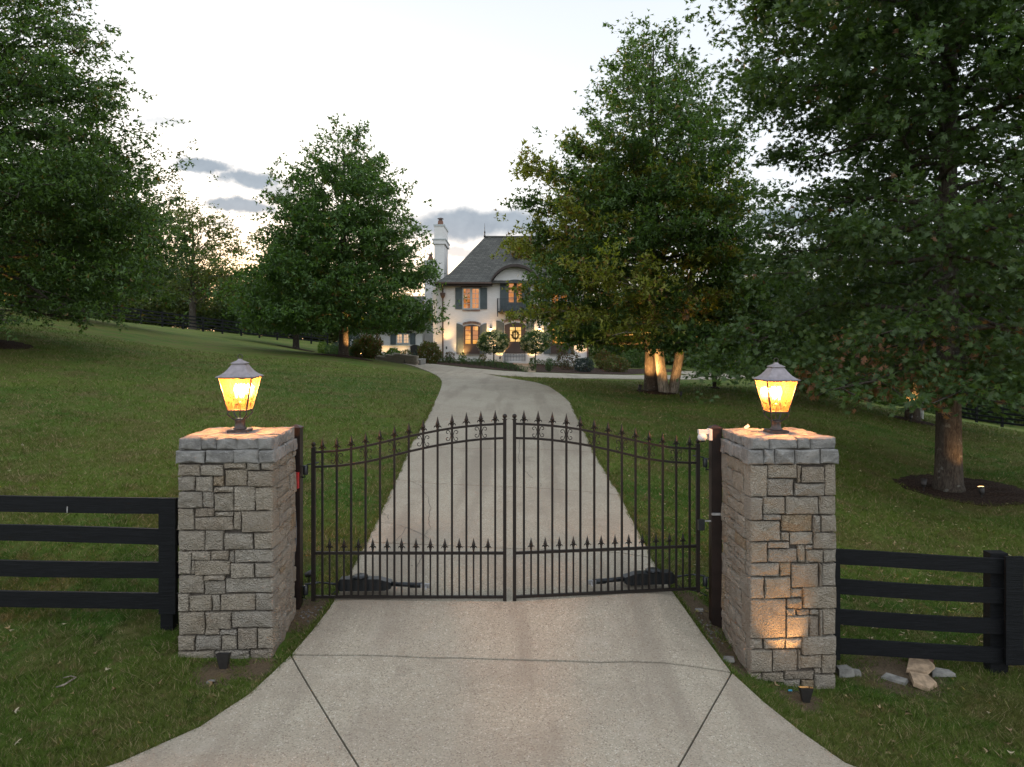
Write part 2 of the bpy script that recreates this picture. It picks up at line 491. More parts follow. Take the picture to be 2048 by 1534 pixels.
tr = n.n('ShaderNodeBsdfTransparent'); n.set(tr, 'Color', (1.0, .80, .52, 1))
tl = n.n('ShaderNodeBsdfTranslucent'); n.set(tl, 'Color', (.80, .36, .10, 1))
gl = n.n('ShaderNodeBsdfGlossy'); gl.inputs['Roughness'].default_value = .12
f = n.noise(opos(n), 60, 3)
bm_ = n.n('ShaderNodeBump', None, Strength=.4, Distance=.004); n.set(bm_, 'Height', f); n.set(gl, 'Normal', bm_)
a = n.n('ShaderNodeMixShader'); n.set(a, '_0', .09); n.set(a, '_1', tr); n.set(a, '_2', tl)
b = n.n('ShaderNodeMixShader'); n.set(b, '_0', .07); n.set(b, '_1', a); n.set(b, '_2', gl); n.set(o, 'Surface', b)
M['amber'] = m


def emis(name, col, st):
    m, n, o = new_mat(name)
    e = n.n('ShaderNodeEmission'); n.set(e, 'Color', col + (1,)); n.set(e, 'Strength', st); n.set(o, 'Surface', e)
    return m


M['bulb'] = emis('lit_bulb', (1.0, .66, .28), 45)
M['lens'] = emis('lit_lens', (1.0, .55, .18), 9)
M['sconce'] = emis('lit_sconce', (1.0, .66, .28), 6)


def room(name, cols, st, sx, sz, seed):
    """what is seen through a lit window: rooms, curtains and furniture as broken warm tones"""
    m, n, o = new_mat(name)
    p = mapped(n, wpos(n), (sx, 1, sz))
    sv = n.n('ShaderNodeVectorMath', dict(operation='ADD')); n.set(sv, '_0', p); sv.inputs[1].default_value = (seed, seed * 2, seed * 3)
    v = n.n('ShaderNodeTexVoronoi', dict(distance='CHEBYCHEV'), Scale=1.0); n.set(v, 'Vector', sv.outputs[0])
    vs = n.n('ShaderNodeSeparateColor'); n.set(vs, '_0', v.outputs['Color'])
    c = n.ramp(vs.outputs[0], cols)
    c = n.mix(.25, c, n.ramp(n.noise(sv.outputs[0], 2.2, 4), cols))
    e = n.n('ShaderNodeEmission'); n.set(e, 'Color', c); n.set(e, 'Strength', st)
    g = n.n('ShaderNodeBsdfGlossy'); g.inputs['Roughness'].default_value = .03
    mx = n.n('ShaderNodeMixShader'); n.set(mx, '_0', .06); n.set(mx, '_1', e); n.set(mx, '_2', g); n.set(o, 'Surface', mx)
    return m


M['room_up'] = room('lit_room_upper', [(0, (.16, .04, .015)), (.25, (.32, .10, .03)), (.5, (.60, .21, .045)), (1, (.74, .30, .07))], .42, 3.0, 1.6, 1.3)
M['room_low'] = room('lit_room_lower', [(0, (.25, .05, .01)), (.2, (.6, .18, .03)), (.4, (.95, .42, .08)), (.8, (1.0, .50, .10)), (1, (1.2, .80, .33))], .44, 2.4, 1.8, 4.1)
M['room_door'] = room('lit_hall', [(0, (.7, .36, .09)), (.4, (1.0, .58, .16)), (1, (1.15, .70, .22))], .5, 1.5, 1.0, 7.7)
M['room_wing'] = room('lit_room_wing', [(0, (.45, .28, .17)), (.4, (.72, .46, .28)), (.8, (.8, .52, .30)), (1, (.9, .5, .2))], .45, 7.0, .8, 2.2)

m, n, o = new_mat('painted_brick')
p = wpos(n)
br = n.n('ShaderNodeTexBrick', None, Scale=1.0); n.set(br, 'Vector', mapped(n, n.n('ShaderNodeCombineXYZ', None, _0=n.n('ShaderNodeSeparateXYZ', None, _0=p).outputs[0], _1=n.n('ShaderNodeSeparateXYZ', None, _0=p).outputs[2]).outputs[0], (1, 1, 1)))
br.inputs['Brick Width'].default_value = .22; br.inputs['Row Height'].default_value = .075; br.inputs['Mortar Size'].default_value = .008
br.inputs['Color1'].default_value = (.64, .62, .585, 1); br.inputs['Color2'].default_value = (.70, .68, .65, 1); br.inputs['Mortar'].default_value = (.58, .56, .53, 1)
c = n.mix(n.math('MULTIPLY', n.noise(p, 1.2, 5), .35), br.outputs['Color'], (.60, .58, .55))
pbsdf(n, o, c, .8, 0, br.outputs['Fac'], -.4, .004, .3)
M['wall'] = m
m, n, o = new_mat('roof_shingle')
p = wpos(n); sx = n.n('ShaderNodeSeparateXYZ', None, _0=p)
br = n.n('ShaderNodeTexBrick', None, Scale=1.0)
n.set(br, 'Vector', n.n('ShaderNodeCombineXYZ', None, _0=n.math('ADD', sx.outputs[0], n.math('MULTIPLY', sx.outputs[1], .37)), _1=sx.outputs[2]).outputs[0])
br.inputs['Brick Width'].default_value = .33; br.inputs['Row Height'].default_value = .13; br.inputs['Mortar Size'].default_value = .018
br.inputs['Color1'].default_value = (.064, .061, .050, 1); br.inputs['Color2'].default_value = (.122, .117, .098, 1); br.inputs['Mortar'].default_value = (.026, .026, .025, 1)
pbsdf(n, o, n.mix(.3, br.outputs['Color'], n.mix(n.noise(p, 6, 4), (.05, .05, .048), (.14, .14, .125))), .9, 0, br.outputs['Fac'], -.6, .02, .2)
M['shingle'] = m
M['shutter'] = simple('shutter_paint', (0.068, 0.086, 0.088), .6, nscale=6, var=.12)
M['darkwood'] = simple('dark_timber', (0.035, 0.022, 0.016), .6)
M['trimwhite'] = simple('window_frame_paint', (0.40, 0.43, 0.42), .5, var=.08)
M['doorbrown'] = simple('door_timber', (0.055, 0.035, 0.026), .5)
M['iron'] = simple('wrought_iron', (0.018, 0.018, 0.018), .5)
M['copper'] = simple('brown_copper', (0.09, 0.055, 0.042), .45, .3)
M['pot'] = simple('clay_pot', (0.17, 0.08, 0.05), .8)
m, n, o = new_mat('old_brick')
c = n.ramp(irand(n), [(0, (.16, .075, .05)), (.4, (.22, .13, .09)), (.7, (.30, .24, .19)), (1, (.12, .09, .08))])
pbsdf(n, o, c, .9)
M['brick'] = m
m, n, o = new_mat('mulch')
p = wpos(n)
f = n.noise(p, 32, 5, .75)
c = n.mix(n.sstep(f, .4, .7), (0.022, 0.013, 0.009), (0.10, 0.062, 0.042))
pbsdf(n, o, c, .95, 0, f, 1.0, .05, .15)
M['mulch'] = m
M['gravel'] = simple('gravel', (0.13, 0.115, 0.10), .9, nscale=20, var=.4)

# ------------------------------------------------------------------ terrain height function
CP = [(1024, 1534, 4.62), (240, 1534, 4.5), (1690, 1534, 4.95), (2048, 1534, 5.1), (0, 1534, 4.6), (450, 1318, 5.96), (583, 1317, 5.98), (1462, 1352, 6.1), 
      (1585, 1376, 6.25), (583, 1228, 6.75), (590, 1214, 6.8), (672, 1203, 6.85), (1340, 1199, 6.95), (1024, 1201, 6.87), (1430, 1256, 6.95),
      (735, 1070, 8.6), (1000, 1075, 8.6), (1272, 1070, 8.6), (795, 960, 11.2), (1220, 970, 11.0), (820, 910, 12.7), (1190, 910, 12.7), (852, 840, 15.6), (1160, 842, 15.6),
      (868, 805, 18.0), (1138, 805, 18.3), (883, 765, 24), (1000, 770, 23.5), (1070, 765, 24.5), (872, 751, 29), (1000, 752, 30), (850, 741, 34), (1000, 744, 35), (1200, 757, 32), (1120, 755, 32),
      (0, 1260, 6.3), (300, 1000, 9), (0, 1000, 9), (0, 850, 13), (300, 850, 14), (600, 1000, 9.6), (700, 900, 12.5), (0, 750, 18), (300, 750, 20), (0, 690, 22), (600, 800, 17.5), (700, 745, 26),
      (760, 760, 24), (687, 712, 36), (500, 720, 28), (300, 690, 30), (136, 637, 40), (0, 615, 48), (250, 648, 50), (400, 672, 52), (550, 692, 55), (640, 706, 60),
      (1420, 1150, 7.9), (1400, 900, 14), (1250, 810, 20), (1500, 850, 17), (1303, 783, 24), (1430, 775, 28), (1600, 795, 26), (1825, 845, 24), (1750, 850, 20), (1897, 985, 14), (1700, 1000, 12),
      (2048, 1000, 13), (2048, 872, 25), (2000, 1340, 6.75), (1670, 1340, 6.6), (1960, 850, 50), (2100, 868, 46), (1290, 758, 33), (1400, 750, 42), (1480, 748, 46), (900, 722, 50), (1030, 725, 50), (1180, 735, 50), (745, 717, 46), (820, 727, 43)]
cp = [tuple(W(*c)) for c in CP]
for a_, b_ in ((W(583, 1317, 5.98), W(1462, 1352, 6.1)), (W(672, 1203, 6.85), W(1340, 1199, 6.95)), (W(735, 1070, 8.6), W(1272, 1070, 8.6)), (W(500, 1395, 5.35), W(1528, 1412, 5.6))):
    cp += [tuple(a_.lerp(b_, t)) for t in (.1, .3, .5, .7, .9)]
cp += [(x, -12, -.3 + (-.25 if x > 0 else .1) * abs(x) / 20) for x in (-30, -10, 0, 10, 30)]
cp += [(-28, 6, .9), (-30, 20, 3.2), (-45, 45, 6.0), (30, 6, -2.4), (34, 20, -3.4), (14, 6.5, -1.1), (45, 45, -6.5),
       (-60, 80, 5.6), (-40, 80, 4.0), (-24, 85, 2.3), (-12, 85, .9), (5, 90, .6), (30, 90, -1.5), (55, 90, -5.5), (75, 60, -9), (80, 110, -6.5),
       (-120, 170, 5), (-50, 170, 1), (0, 170, -1), (60, 170, -3), (140, 170, -5), (-250, 0, 5), (250, 0, -9), (0, -250, -2), (-300, 400, 0), (0, 450, -2), (300, 400, -5)]
cp = np.array(cp)


def warp(xy):
    r = np.hypot(xy[:, 0], xy[:, 1]) + 1e-9
    g = np.log1p(r / 5.0) * 5.0
    return xy * (g / r)[:, None]


def ker(a, b):
    d2 = ((a[:, None, :] - b[None, :, :]) ** 2).sum(-1)
    return 0.5 * d2 * np.log(d2 + 1e-9)


CW = warp(cp[:, :2]); nC = len(cp)
A = np.zeros((nC + 3, nC + 3)); A[:nC, :nC] = ker(CW, CW) + np.eye(nC) * 0.06
A[:nC, nC] = 1; A[:nC, nC + 1:] = CW; A[nC, :nC] = 1; A[nC + 1:, :nC] = CW.T
SOL = np.linalg.solve(A, np.concatenate([cp[:, 2], [0, 0, 0]]))


def H(xy):
    xy = np.atleast_2d(np.asarray(xy, dtype=float))
    outv = np.empty(len(xy))
    for i in range(0, len(xy), 40000):
        w = warp(xy[i:i + 40000])
        outv[i:i + 40000] = ker(w, CW) @ SOL[:nC] + SOL[nC] + w @ SOL[nC + 1:]
    return outv


def h1(x, y): return float(H([[x, y]])[0])


_Z = np.concatenate([np.arange(3, 30, .08), np.arange(30, 140, .3)])


def G(px, py, off=0.0, zmax=140, zmin=3):
    """where the sight line through a photo pixel meets the ground"""
    x = (px - 1024) / F * _Z
    ray = CZ - (py - HY) / F * _Z
    d = ray - H(np.stack([x, _Z], 1)) - off
    idx = np.where((d[:-1] > 0) & (d[1:] <= 0) & (_Z[:-1] < zmax) & (_Z[:-1] > zmin))[0]
    if len(idx) == 0:
        k = np.argmin(np.where(_Z < zmax, np.abs(d), 99)); Z = _Z[k]
    else:
        k = idx[0]; Z = _Z[k] + (_Z[k + 1] - _Z[k]) * d[k] / (d[k] - d[k + 1])
    xx = (px - 1024) / F * Z
    return Vector((xx, Z, h1(xx, Z)))


def inpoly(P, poly):
    x, y = P[:, 0], P[:, 1]; ins = np.zeros(len(P), bool)
    n_ = len(poly); j = n_ - 1
    for i in range(n_):
        xi, yi = poly[i][:2]; xj, yj = poly[j][:2]
        c_ = ((yi > y) != (yj > y)) & (x < (xj - xi) * (y - yi) / (yj - yi + 1e-12) + xi)
        ins ^= c_; j = i
    return ins


# driveway outline
LE = [(583, 1317), (625, 1268), (660, 1222), (690, 1170), (707, 1140), (734, 1089), (762, 1030), (793, 963), (820, 895), (838, 868), (857, 833), (868, 810), (876, 794)]
RE = [(1462, 1352), (1405, 1275), (1370, 1225), (1340, 1183), (1302, 1121), (1272, 1060), (1240, 994), (1212, 950), (1187, 908), (1174, 878), (1160, 850), (1150, 828), (1143, 811)]
LW = [G(*p)[:2] for p in LE]; RW = [G(*p)[:2] for p in RE]
nearL = [G(500, 1395)[:2], G(400, 1462)[:2], G(240, 1534)[:2], (-3.7, 3.75), (-5.4, 3.0), (-8.5, 2.3)]
nearR = [G(1528, 1412)[:2], G(1600, 1470)[:2], G(1690, 1534)[:2], (3.5, 4.0), (5.2, 3.2), (8.5, 2.4)]
dl, dr = G(713, 1534)[:2], G(1360, 1534)[:2]
J0L, J0R = LW[0], RW[0]


def ext(a, b, Y):
    t = (Y - b[1]) / (b[1] - a[1]); return (b[0] + (b[0] - a[0]) * t, Y)


dl2, dr2 = ext(J0L, dl, 1.2), ext(J0R, dr, 1.2)
drive_poly = [*LW] + [*reversed(RW)] + nearR + [(8.5, 1.2), (-8.5, 1.2)] + list(reversed(nearL))
court_px = [(876, 794), (882, 778), (884, 765), (880, 757), (872, 751), (858, 744), (844, 739), (824, 732), (806, 728), (835, 725.5), (870, 729), (905, 733), (940, 737), (975, 740), (1010, 743), (1060, 745.5), (1120, 747.5),
            (1180, 749.5), (1250, 751), (1320, 751.5), (1385, 751), (1350, 746), (1352, 743.5), (1386, 743), (1415, 746), (1480, 751), (1530, 757), (1440, 759), (1370, 759.5), (1292, 759.5), (1203, 758), (1114, 757), (1050, 755), (1000, 751.5),
            (964, 747.5), (1005, 755.5), (1039, 761), (1070, 766), (1097, 774), (1121, 790), (1143, 811)]
court = [tuple(G(*p, zmax=60)[:2]) for p in court_px]


def resample(poly, step):
    out_ = []
    for i, a in enumerate(poly):
        b = poly[(i + 1) % len(poly)]
        L = math.hypot(b[0] - a[0], b[1] - a[1]); k = max(1, int(L / step))
        out_ += [(a[0] + (b[0] - a[0]) * t / k, a[1] + (b[1] - a[1]) * t / k) for t in range(k)]
    return out_


def drape(name, poly, off, mat, parent=None, step=.25, skirt=.12, kind=None, bulge=None, label=None):
    pl = resample([tuple(p) for p in poly], step)
    arr = np.array(pl)
    x0, y0 = arr.min(0); x1, y1 = arr.max(0)
    gx, gy = np.meshgrid(np.arange(x0 + step / 2, x1, step), np.arange(y0 + step / 2, y1, step))
    g = np.stack([gx.ravel(), gy.ravel()], 1)
    g = g[inpoly(g, pl)]
    if len(g):
        d = np.full(len(g), 9.)
        for i in range(len(pl)):
            d = np.minimum(d, np.hypot(g[:, 0] - pl[i][0], g[:, 1] - pl[i][1]))
        g = g[d > step * .45]
    vv = [Vector(p) for p in pl] + [Vector(p) for p in g]
    res = delaunay_2d_cdt(vv, [], [list(range(len(pl)))], 1, 1e-5)
    V2 = np.array([tuple(v) for v in res[0]])
    z = H(V2) + off
    if bulge is not None: z = z + bulge(V2)
    V = np.column_stack([V2, z])
    faces = [tuple(f) for f in res[2]]
    cnt = {}
    for f in faces:
        for i in range(len(f)):
            e = (f[i], f[(i + 1) % len(f)]); cnt[e] = 1
    border = [e for e in cnt if (e[1], e[0]) not in cnt]
    if skirt:
        low = {}
        VL = V.tolist()
        for a, b in border:
            for q in (a, b):
                if q not in low:
                    low[q] = len(VL); VL.append([V[q][0], V[q][1], V[q][2] - skirt])
        faces += [(b, a, low[a], low[b]) for a, b in border]
        V = VL
    return raw_mesh(name, V, faces, mat, False, parent, kind, label)


# terrain mesh: polar, fine in front of the camera
rad = [0.6]
while rad[-1] < 900: rad.append(rad[-1] * 1.024 + .002)
rad = np.array(rad)
ang = np.concatenate([np.arange(-62, 62, .5), np.arange(62, 298, 4.0)])
ca = np.radians(ang)
RR, AA = np.meshgrid(rad, ca, indexing='ij')
X = RR * np.sin(AA); Y = RR * np.cos(AA)
xy = np.stack([X.ravel(), Y.ravel()], 1)
z = H(xy)
nr, na = len(rad), len(ca)
# below the driveway the soil lies a little lower
ii, jj = np.meshgrid(np.arange(nr - 1), np.arange(na), indexing='ij')
a = ii * na + jj; b = ii * na + (jj + 1) % na; c_ = (ii + 1) * na + (jj + 1) % na; d_ = (ii + 1) * na + jj
Fq = np.stack([a.ravel(), b.ravel(), c_.ravel(), d_.ravel()], 1)[:, ::-1]
cv = np.array([[0, 0, h1(0, 0)]])
V = np.concatenate([np.column_stack([xy, z]), cv])
lawn = raw_mesh('ground', V, np.ascontiguousarray(Fq), M['lawn'], True, kind='structure')
props(lawn, 'mown lawn rolling uphill on the left and falling away on the right')
SOIL = [(G(610, 1228), .36), (G(650, 1210), .2), (G(1425, 1300), .5), (G(1400, 1235), .3), (G(430, 1348), .26), (G(520, 1338), .22), (G(1600, 1400), .24), (G(1385, 1210), .3), (G(1800, 1350), .5)]
soil = np.zeros(len(V))
for s_, r_ in SOIL:
    dd = np.hypot(V[:, 0] - s_[0], V[:, 1] - s_[1]); soil = np.maximum(soil, np.clip(1.15 - dd / r_ * .8, 0, 1))
at = lawn.data.attributes.new('soil', 'FLOAT', 'POINT'); at.data.foreach_set('value', soil.astype(np.float32))

# driveway: base, slabs with open joints, court
drv = thing('driveway', (0, 6, 0), 'pale exposed aggregate concrete driveway running uphill through the gate', None); drv['kind'] = 'structure'
drape('joint_bed', drive_poly, .010, M['joint'], drv, .3, .0)
joints = [(0, 0), (5, 4), (7, 6), (8.04, 8), (10, 10), (12, 12)]


def between(lo, hi, E):
    def at_(t):
        i = min(int(t), len(E) - 2); f_ = t - i
        return (E[i][0] * (1 - f_) + E[i + 1][0] * f_, E[i][1] * (1 - f_) + E[i + 1][1] * f_)
    ts = [lo] + [k for k in range(int(lo) + 1, int(math.ceil(hi)))] + [hi]
    return [at_(t) for t in ts]


def gap(poly, g_=.007):
    cx = sum(p[0] for p in poly) / len(poly); cy = sum(p[1] for p in poly) / len(poly)
    return [(p[0] + (cx - p[0]) * g_ / 2, p[1] + (g_ if p[1] < cy else -g_)) for p in poly]


def seg_shift(p, q, s_):
    d_ = Vector((q[0] - p[0], q[1] - p[1])).normalized(); n_ = Vector((-d_.y, d_.x)) * s_
    return (p[0] + n_.x, p[1] + n_.y), (q[0] + n_.x, q[1] + n_.y)


for (l0, r0), (l1, r1) in zip(joints[:-1], joints[1:]):
    Lp = between(l0, l1, LW); Rp = between(r0, r1, RW)
    a_, b_ = seg_shift(Lp[0], Rp[0], .011); Lp[0], Rp[0] = a_, b_
    a_, b_ = seg_shift(Lp[-1], Rp[-1], -.009); Lp[-1], Rp[-1] = a_, b_
    drape('slab', Lp + Rp[::-1], .030, M['concrete'], drv, .28, .10)
a_, b_ = seg_shift(J0L, J0R, -.011)
m1, m2 = seg_shift(J0L, dl2, .007); m3, m4 = seg_shift(J0R, dr2, -.007)
drape('slab', [(a_[0] + .008, a_[1]), (b_[0] - .008, b_[1]), m4, m2], .030, M['concrete'], drv, .28, .10)
q1, q2 = seg_shift(J0L, dl2, -.007)
drape('slab', [(a_[0] - .008, a_[1]), q2, (-8.5, 1.2)] + nearL[::-1], .030, M['concrete'], drv, .28, .10)
q1, q2 = seg_shift(J0R, dr2, .007)
drape('slab', [(b_[0] + .008, b_[1])] + nearR + [(8.5, 1.2), q2], .030, M['concrete'], drv, .28, .10)
drape('slab', court, .028, M['concrete'], drv, .5, .08)
# cracks wander across the slabs (thin dark fillings that stand a hair proud)
cm = MB()
for pts in ([(818, 966), (842, 975), (855, 1000), (862, 1020), (857, 1045), (860, 1062), (852, 1072), (838, 1085)], [(735, 1050), (780, 1052), (812, 1060), (840, 1072), (862, 1085)], [(812, 1060), (795, 1085), (780, 1096)],
            [(760, 1028), (775, 1035), (780, 1048)], [(1042, 850), (1040, 890), (1036, 915), (1042, 935)], [(1050, 945), (1062, 958), (1066, 962)], [(1082, 970), (1080, 980)], [(1180, 990), (1183, 995)], [(846, 1110), (840, 1130), (832, 1142)]):
    P = []
    for i in range(len(pts) - 1):
        for t in np.linspace(0, 1, 6)[:-1]:
            P.append(G(pts[i][0] * (1 - t) + pts[i + 1][0] * t + rnd.uniform(-2, 2), pts[i][1] * (1 - t) + pts[i + 1][1] * t + rnd.uniform(-1, 1)))
    w_ = .0024 + .001 * rnd.random()
    for a_, b_ in zip(P[:-1], P[1:]):
        d_ = (b_ - a_); d_.z = 0; n_ = Vector((-d_.y, d_.x, 0)).normalized() * w_
        u_ = Vector((0, 0, .0345))
        cm.add([a_ - n_ + u_, a_ + n_ + u_, b_ + n_ + u_, b_ - n_ + u_], [(0, 1, 2, 3)])
cm.build('crack', M['crack'], drv, kind='stuff')

# mulch rings and beds
mulch_polys = []


def ring(px, py, rpx, rpy, seed, name='mulch_bed', hump=.07, shift=0, **kw):
    c0 = G(px, py, **kw); s_ = c0.y / F
    rr = random.Random(seed); rx = rpx * s_; ph = [rr.uniform(0, 6.3) for _ in range(3)]
    ry = rpy
    poly = []
    for k in range(72):
        t = 2 * math.pi * k / 72; q = 1 + .09 * math.sin(2 * t + ph[0]) + .07 * math.sin(3 * t + ph[1]) + .05 * math.sin(5 * t + ph[2]) + rr.uniform(-.045, .045)
        poly.append((c0.x + shift + rx * q * math.cos(t), c0.y + ry * q * math.sin(t)))
    mulch_polys.append([(c0.x + shift + (a_ - c0.x - shift) * .93, c0.y + (b_ - c0.y) * .93) for a_, b_ in poly])

    def bul(V2):
        d = np.hypot((V2[:, 0] - c0.x - shift) / rx, (V2[:, 1] - c0.y) / ry)
        return np.clip(1 - d, 0, 1) ** .7 * hump + .012 * np.sin(V2[:, 0] * 23) * np.sin(V2[:, 1] * 19)
    o_ = drape(name, poly, .012, M['mulch'], None, max(.12, .009 * c0.y), .06, 'structure', bul)
    return c0


GRP = {}
b_right = ring(1905, 985, 118, 1.3, 1, shift=.3)
b_mid = ring(1308, 784, 42, .8, 2, shift=.15)
b_left = ring(690, 713, 50, 1.6, 3, zmax=45)
b_back = ring(136, 637, 30, 1.2, 4, zmax=44)
b_far = ring(592, 691, 38, 1.5, 5, zmin=30, zmax=60)
b_right2 = ring(1825, 842, 44, .9, 6)
b_bigleft = ring(-10, 688, 58, 1.1, 7)
b_small = ring(1428, 776, 12, .4, 8)
bed = [tuple(G(*p, zmax=60)[:2]) for p in [(862, 727.5), (905, 731.5), (940, 735.5), (975, 738.5), (1010, 741.5), (1048, 743.6)]] + [(.9, 49.6), (-5.6, 49.6)]
drape('mulch_bed', bed, .015, M['mulch'], None, .5, .06, 'structure'); mulch_polys.append(bed)
bed2 = [tuple(G(*p, zmax=60)[:2]) for p in [(1072, 744.5), (1120, 746), (1180, 748), (1250, 749.5), (1300, 747)]] + [(12.5, 50), (6, 49.6), (1.6, 49.6)]
drape('mulch_bed', bed2, .015, M['mulch'], None, .5, .06, 'structure'); mulch_polys.append(bed2)
wk = [tuple(G(*p, zmax=60)[:2]) for p in [(1049, 743.6), (1071, 744.5)]] + [(1.5, 49.4), (.0, 49.4)]
drape('path', wk, .02, M['flag'], None, .5, .06, 'structure')

# ------------------------------------------------------------------ grass blades (real geometry near the camera)
def lawn_mask(P):
    k = ~inpoly(P, drive_poly) & ~inpoly(P, court)
    for q in mulch_polys[:8]: k &= ~inpoly(P, q)
    for (x0, y0, x1, y1) in [(-2.78, 5.93, -1.93, 6.75), (2.0, 6.22, 2.83, 7.0)]:
        k &= ~((P[:, 0] > x0) & (P[:, 0] < x1) & (P[:, 1] > y0) & (P[:, 1] < y1))
    return k


def blades(n_, zlo, zhi, wid, hgt, seed, name):
    r_ = np.random.default_rng(seed)
    iz = r_.uniform(1 / zhi, 1 / zlo, n_); Z = 1 / iz
    x = r_.uniform(-.86, .86, n_) * Z
    P = np.stack([x, Z], 1)
    k = lawn_mask(P)
    so_ = np.zeros(n_)
    for s_, rr in SOIL: so_ = np.maximum(so_, 1 - np.hypot(x - s_[0], Z - s_[1]) / rr)
    k &= r_.uniform(0, 1, n_) > so_ * 1.5
    # tufty density
    tuft = np.sin(x * 31 + np.sin(Z * 17) * 2) * np.sin(Z * 27 + np.sin(x * 13) * 2)
    k &= r_.uniform(-1.2, 1, n_) < tuft + .55
    P = P[k]; Z = P[:, 1]; m_ = len(P)
    z0 = H(P)
    th = r_.uniform(0, 2 * np.pi, m_); sc_ = (Z / 5) ** .75
    w = wid * sc_ * r_.uniform(.6, 1.3, m_)
    big_ = np.sin(P[:, 0] * 3.7 + np.sin(Z * 2.9) * 2) * np.sin(Z * 3.3 + np.sin(P[:, 0] * 1.9) * 2)
    hh = hgt * (Z / 5) ** .35 * r_.uniform(.4, 1.45, m_) * (1 + .4 * tuft[k] + .35 * big_)
    lean = r_.uniform(.4, 2.0, m_) * hh; la = r_.uniform(0, 2 * np.pi, m_) * .85 + np.sin(P[:, 0] * 2.1 + Z) * 2
    cx_, sx_ = np.cos(th) * w, np.sin(th) * w
    v0 = np.stack([P[:, 0] - cx_, Z - sx_, z0 - .01], 1); v1 = np.stack([P[:, 0] + cx_, Z + sx_, z0 - .01], 1)
    v2 = np.stack([P[:, 0] + np.cos(la) * lean, Z + np.sin(la) * lean, z0 + hh], 1)
    V = np.stack([v0, v1, v2], 1).reshape(-1, 3)
    Fc = np.arange(m_ * 3).reshape(-1, 3)
    return raw_mesh(name, V, Fc, M['blade'], False, None, 'stuff', 'short mown grass covering the lawn')


blades(1150000, 3.9, 30, .0036, .030, 5, 'grass')



def fringe(seed):
    r_ = np.random.default_rng(seed); out_ = []
    for E, sg in ((nearL[::-1] + LW, -1), (nearR[::-1] + RW, 1)):
        for a_, b_ in zip(E[:-1], E[1:]):
            if max(a_[1], b_[1]) < 3.6 or min(a_[1], b_[1]) > 17: continue
            L = math.hypot(b_[0] - a_[0], b_[1] - a_[1]); m_ = int(L * 2600 * min(1.0, 5.5 / a_[1]))
            t = r_.uniform(0, 1, m_); nx_, ny_ = -(b_[1] - a_[1]) / L, (b_[0] - a_[0]) / L
            w_ = (r_.uniform(.0, .05, m_) - .012 * np.maximum(0, np.sin(t * L * 9 + seed))) * (1 if sg < 0 else -1)
            k_ = r_.random(m_) < .35 + .65 * (np.sin(t * L * 5.3) * np.sin(t * L * 13.7 + 1) > -.25)
            out_.append(np.stack([a_[0] + (b_[0] - a_[0]) * t + nx_ * w_, a_[1] + (b_[1] - a_[1]) * t + ny_ * w_], 1)[k_])
    P = np.concatenate(out_); m_ = len(P); z0 = H(P); th = r_.uniform(0, 6.283, m_); sc_ = (P[:, 1] / 5) ** .7
    w = .0036 * sc_ * r_.uniform(.6, 1.2, m_); hh = .045 * sc_ ** .4 * r_.uniform(.4, 1.25, m_); la = r_.uniform(0, 6.283, m_); ln = hh * r_.uniform(.3, 1.1, m_)
    v0 = np.stack([P[:, 0] - np.cos(th) * w, P[:, 1] - np.sin(th) * w, z0], 1); v1 = np.stack([P[:, 0] + np.cos(th) * w, P[:, 1] + np.sin(th) * w, z0], 1)
    v2 = np.stack([P[:, 0] + np.cos(la) * ln, P[:, 1] + np.sin(la) * ln, z0 + hh], 1)
    raw_mesh('grass_edge', np.stack([v0, v1, v2], 1).reshape(-1, 3), np.arange(m_ * 3).reshape(-1, 3), M['blade'], False, None, 'stuff', 'uneven grass hanging over the driveway edges')


fringe(3)


# ------------------------------------------------------------------ trees
def tri_leaves(P, axis, nrm, L, shape, r_):
    """one leaf per point; shape: list of triangles in (along, across) leaf units"""
    axis = axis / (np.linalg.norm(axis, axis=1, keepdims=True) + 1e-9)
    side = np.cross(axis, nrm); side /= (np.linalg.norm(side, axis=1, keepdims=True) + 1e-9)
    nn = np.cross(side, axis)
    sh = np.array(shape, float)            # (T,3,3): along, across, up
    T = len(sh)
    fl = sh.reshape(-1, 3)
    V = (P[:, None, :] + L[:, None, None] * (fl[None, :, 0:1] * axis[:, None, :] + fl[None, :, 1:2] * side[:, None, :] + fl[None, :, 2:3] * nn[:, None, :]))
    return V.reshape(-1, 3)


OAK = [[(0, -.03, 0), (1.0, 0, -.1), (0, .05, 0)], [(.12, 0, 0), (.62, .42, .06), (.38, .0, 0)], [(.12, 0, 0), (.38, 0, 0), (.62, -.42, .06)], [(.4, 0, 0), (.88, .26, .02), (.6, -.02, 0)], [(.4, 0, 0), (.6, .02, 0), (.88, -.26, .02)]]
OAK3 = [[(0, -.06, 0), (1.0, 0, -.1), (0, .08, 0)], [(.1, 0, 0), (.7, .42, .06), (.5, .0, 0)], [(.1, 0, 0), (.5, 0, 0), (.7, -.42, .06)]]
OVAL = [[(0, 0, 0), (.5, -.32, .08), (1, 0, 0)], [(0, 0, 0), (1, 0, 0), (.5, .32, .08)]]


def fuse(V, per):
    """leaf triangles that share corners must be one island: join their first corners by an index table"""
    T = len(per)
    fl = np.array(per, float).reshape(-1, 3)
    uniq = []; idx = []
    for q in fl:
        for k, u in enumerate(uniq):
            if np.allclose(u, q): idx.append(k); break
        else:
            idx.append(len(uniq)); uniq.append(q)
    return np.array(uniq), np.array(idx).reshape(T, 3)


def connected(shape):
    """same leaf with a shared midrib so that Random Per Island sees one leaf"""
    return [[(0, 0, 0) if i == 0 else v for i, v in enumerate(t)] for t in shape]


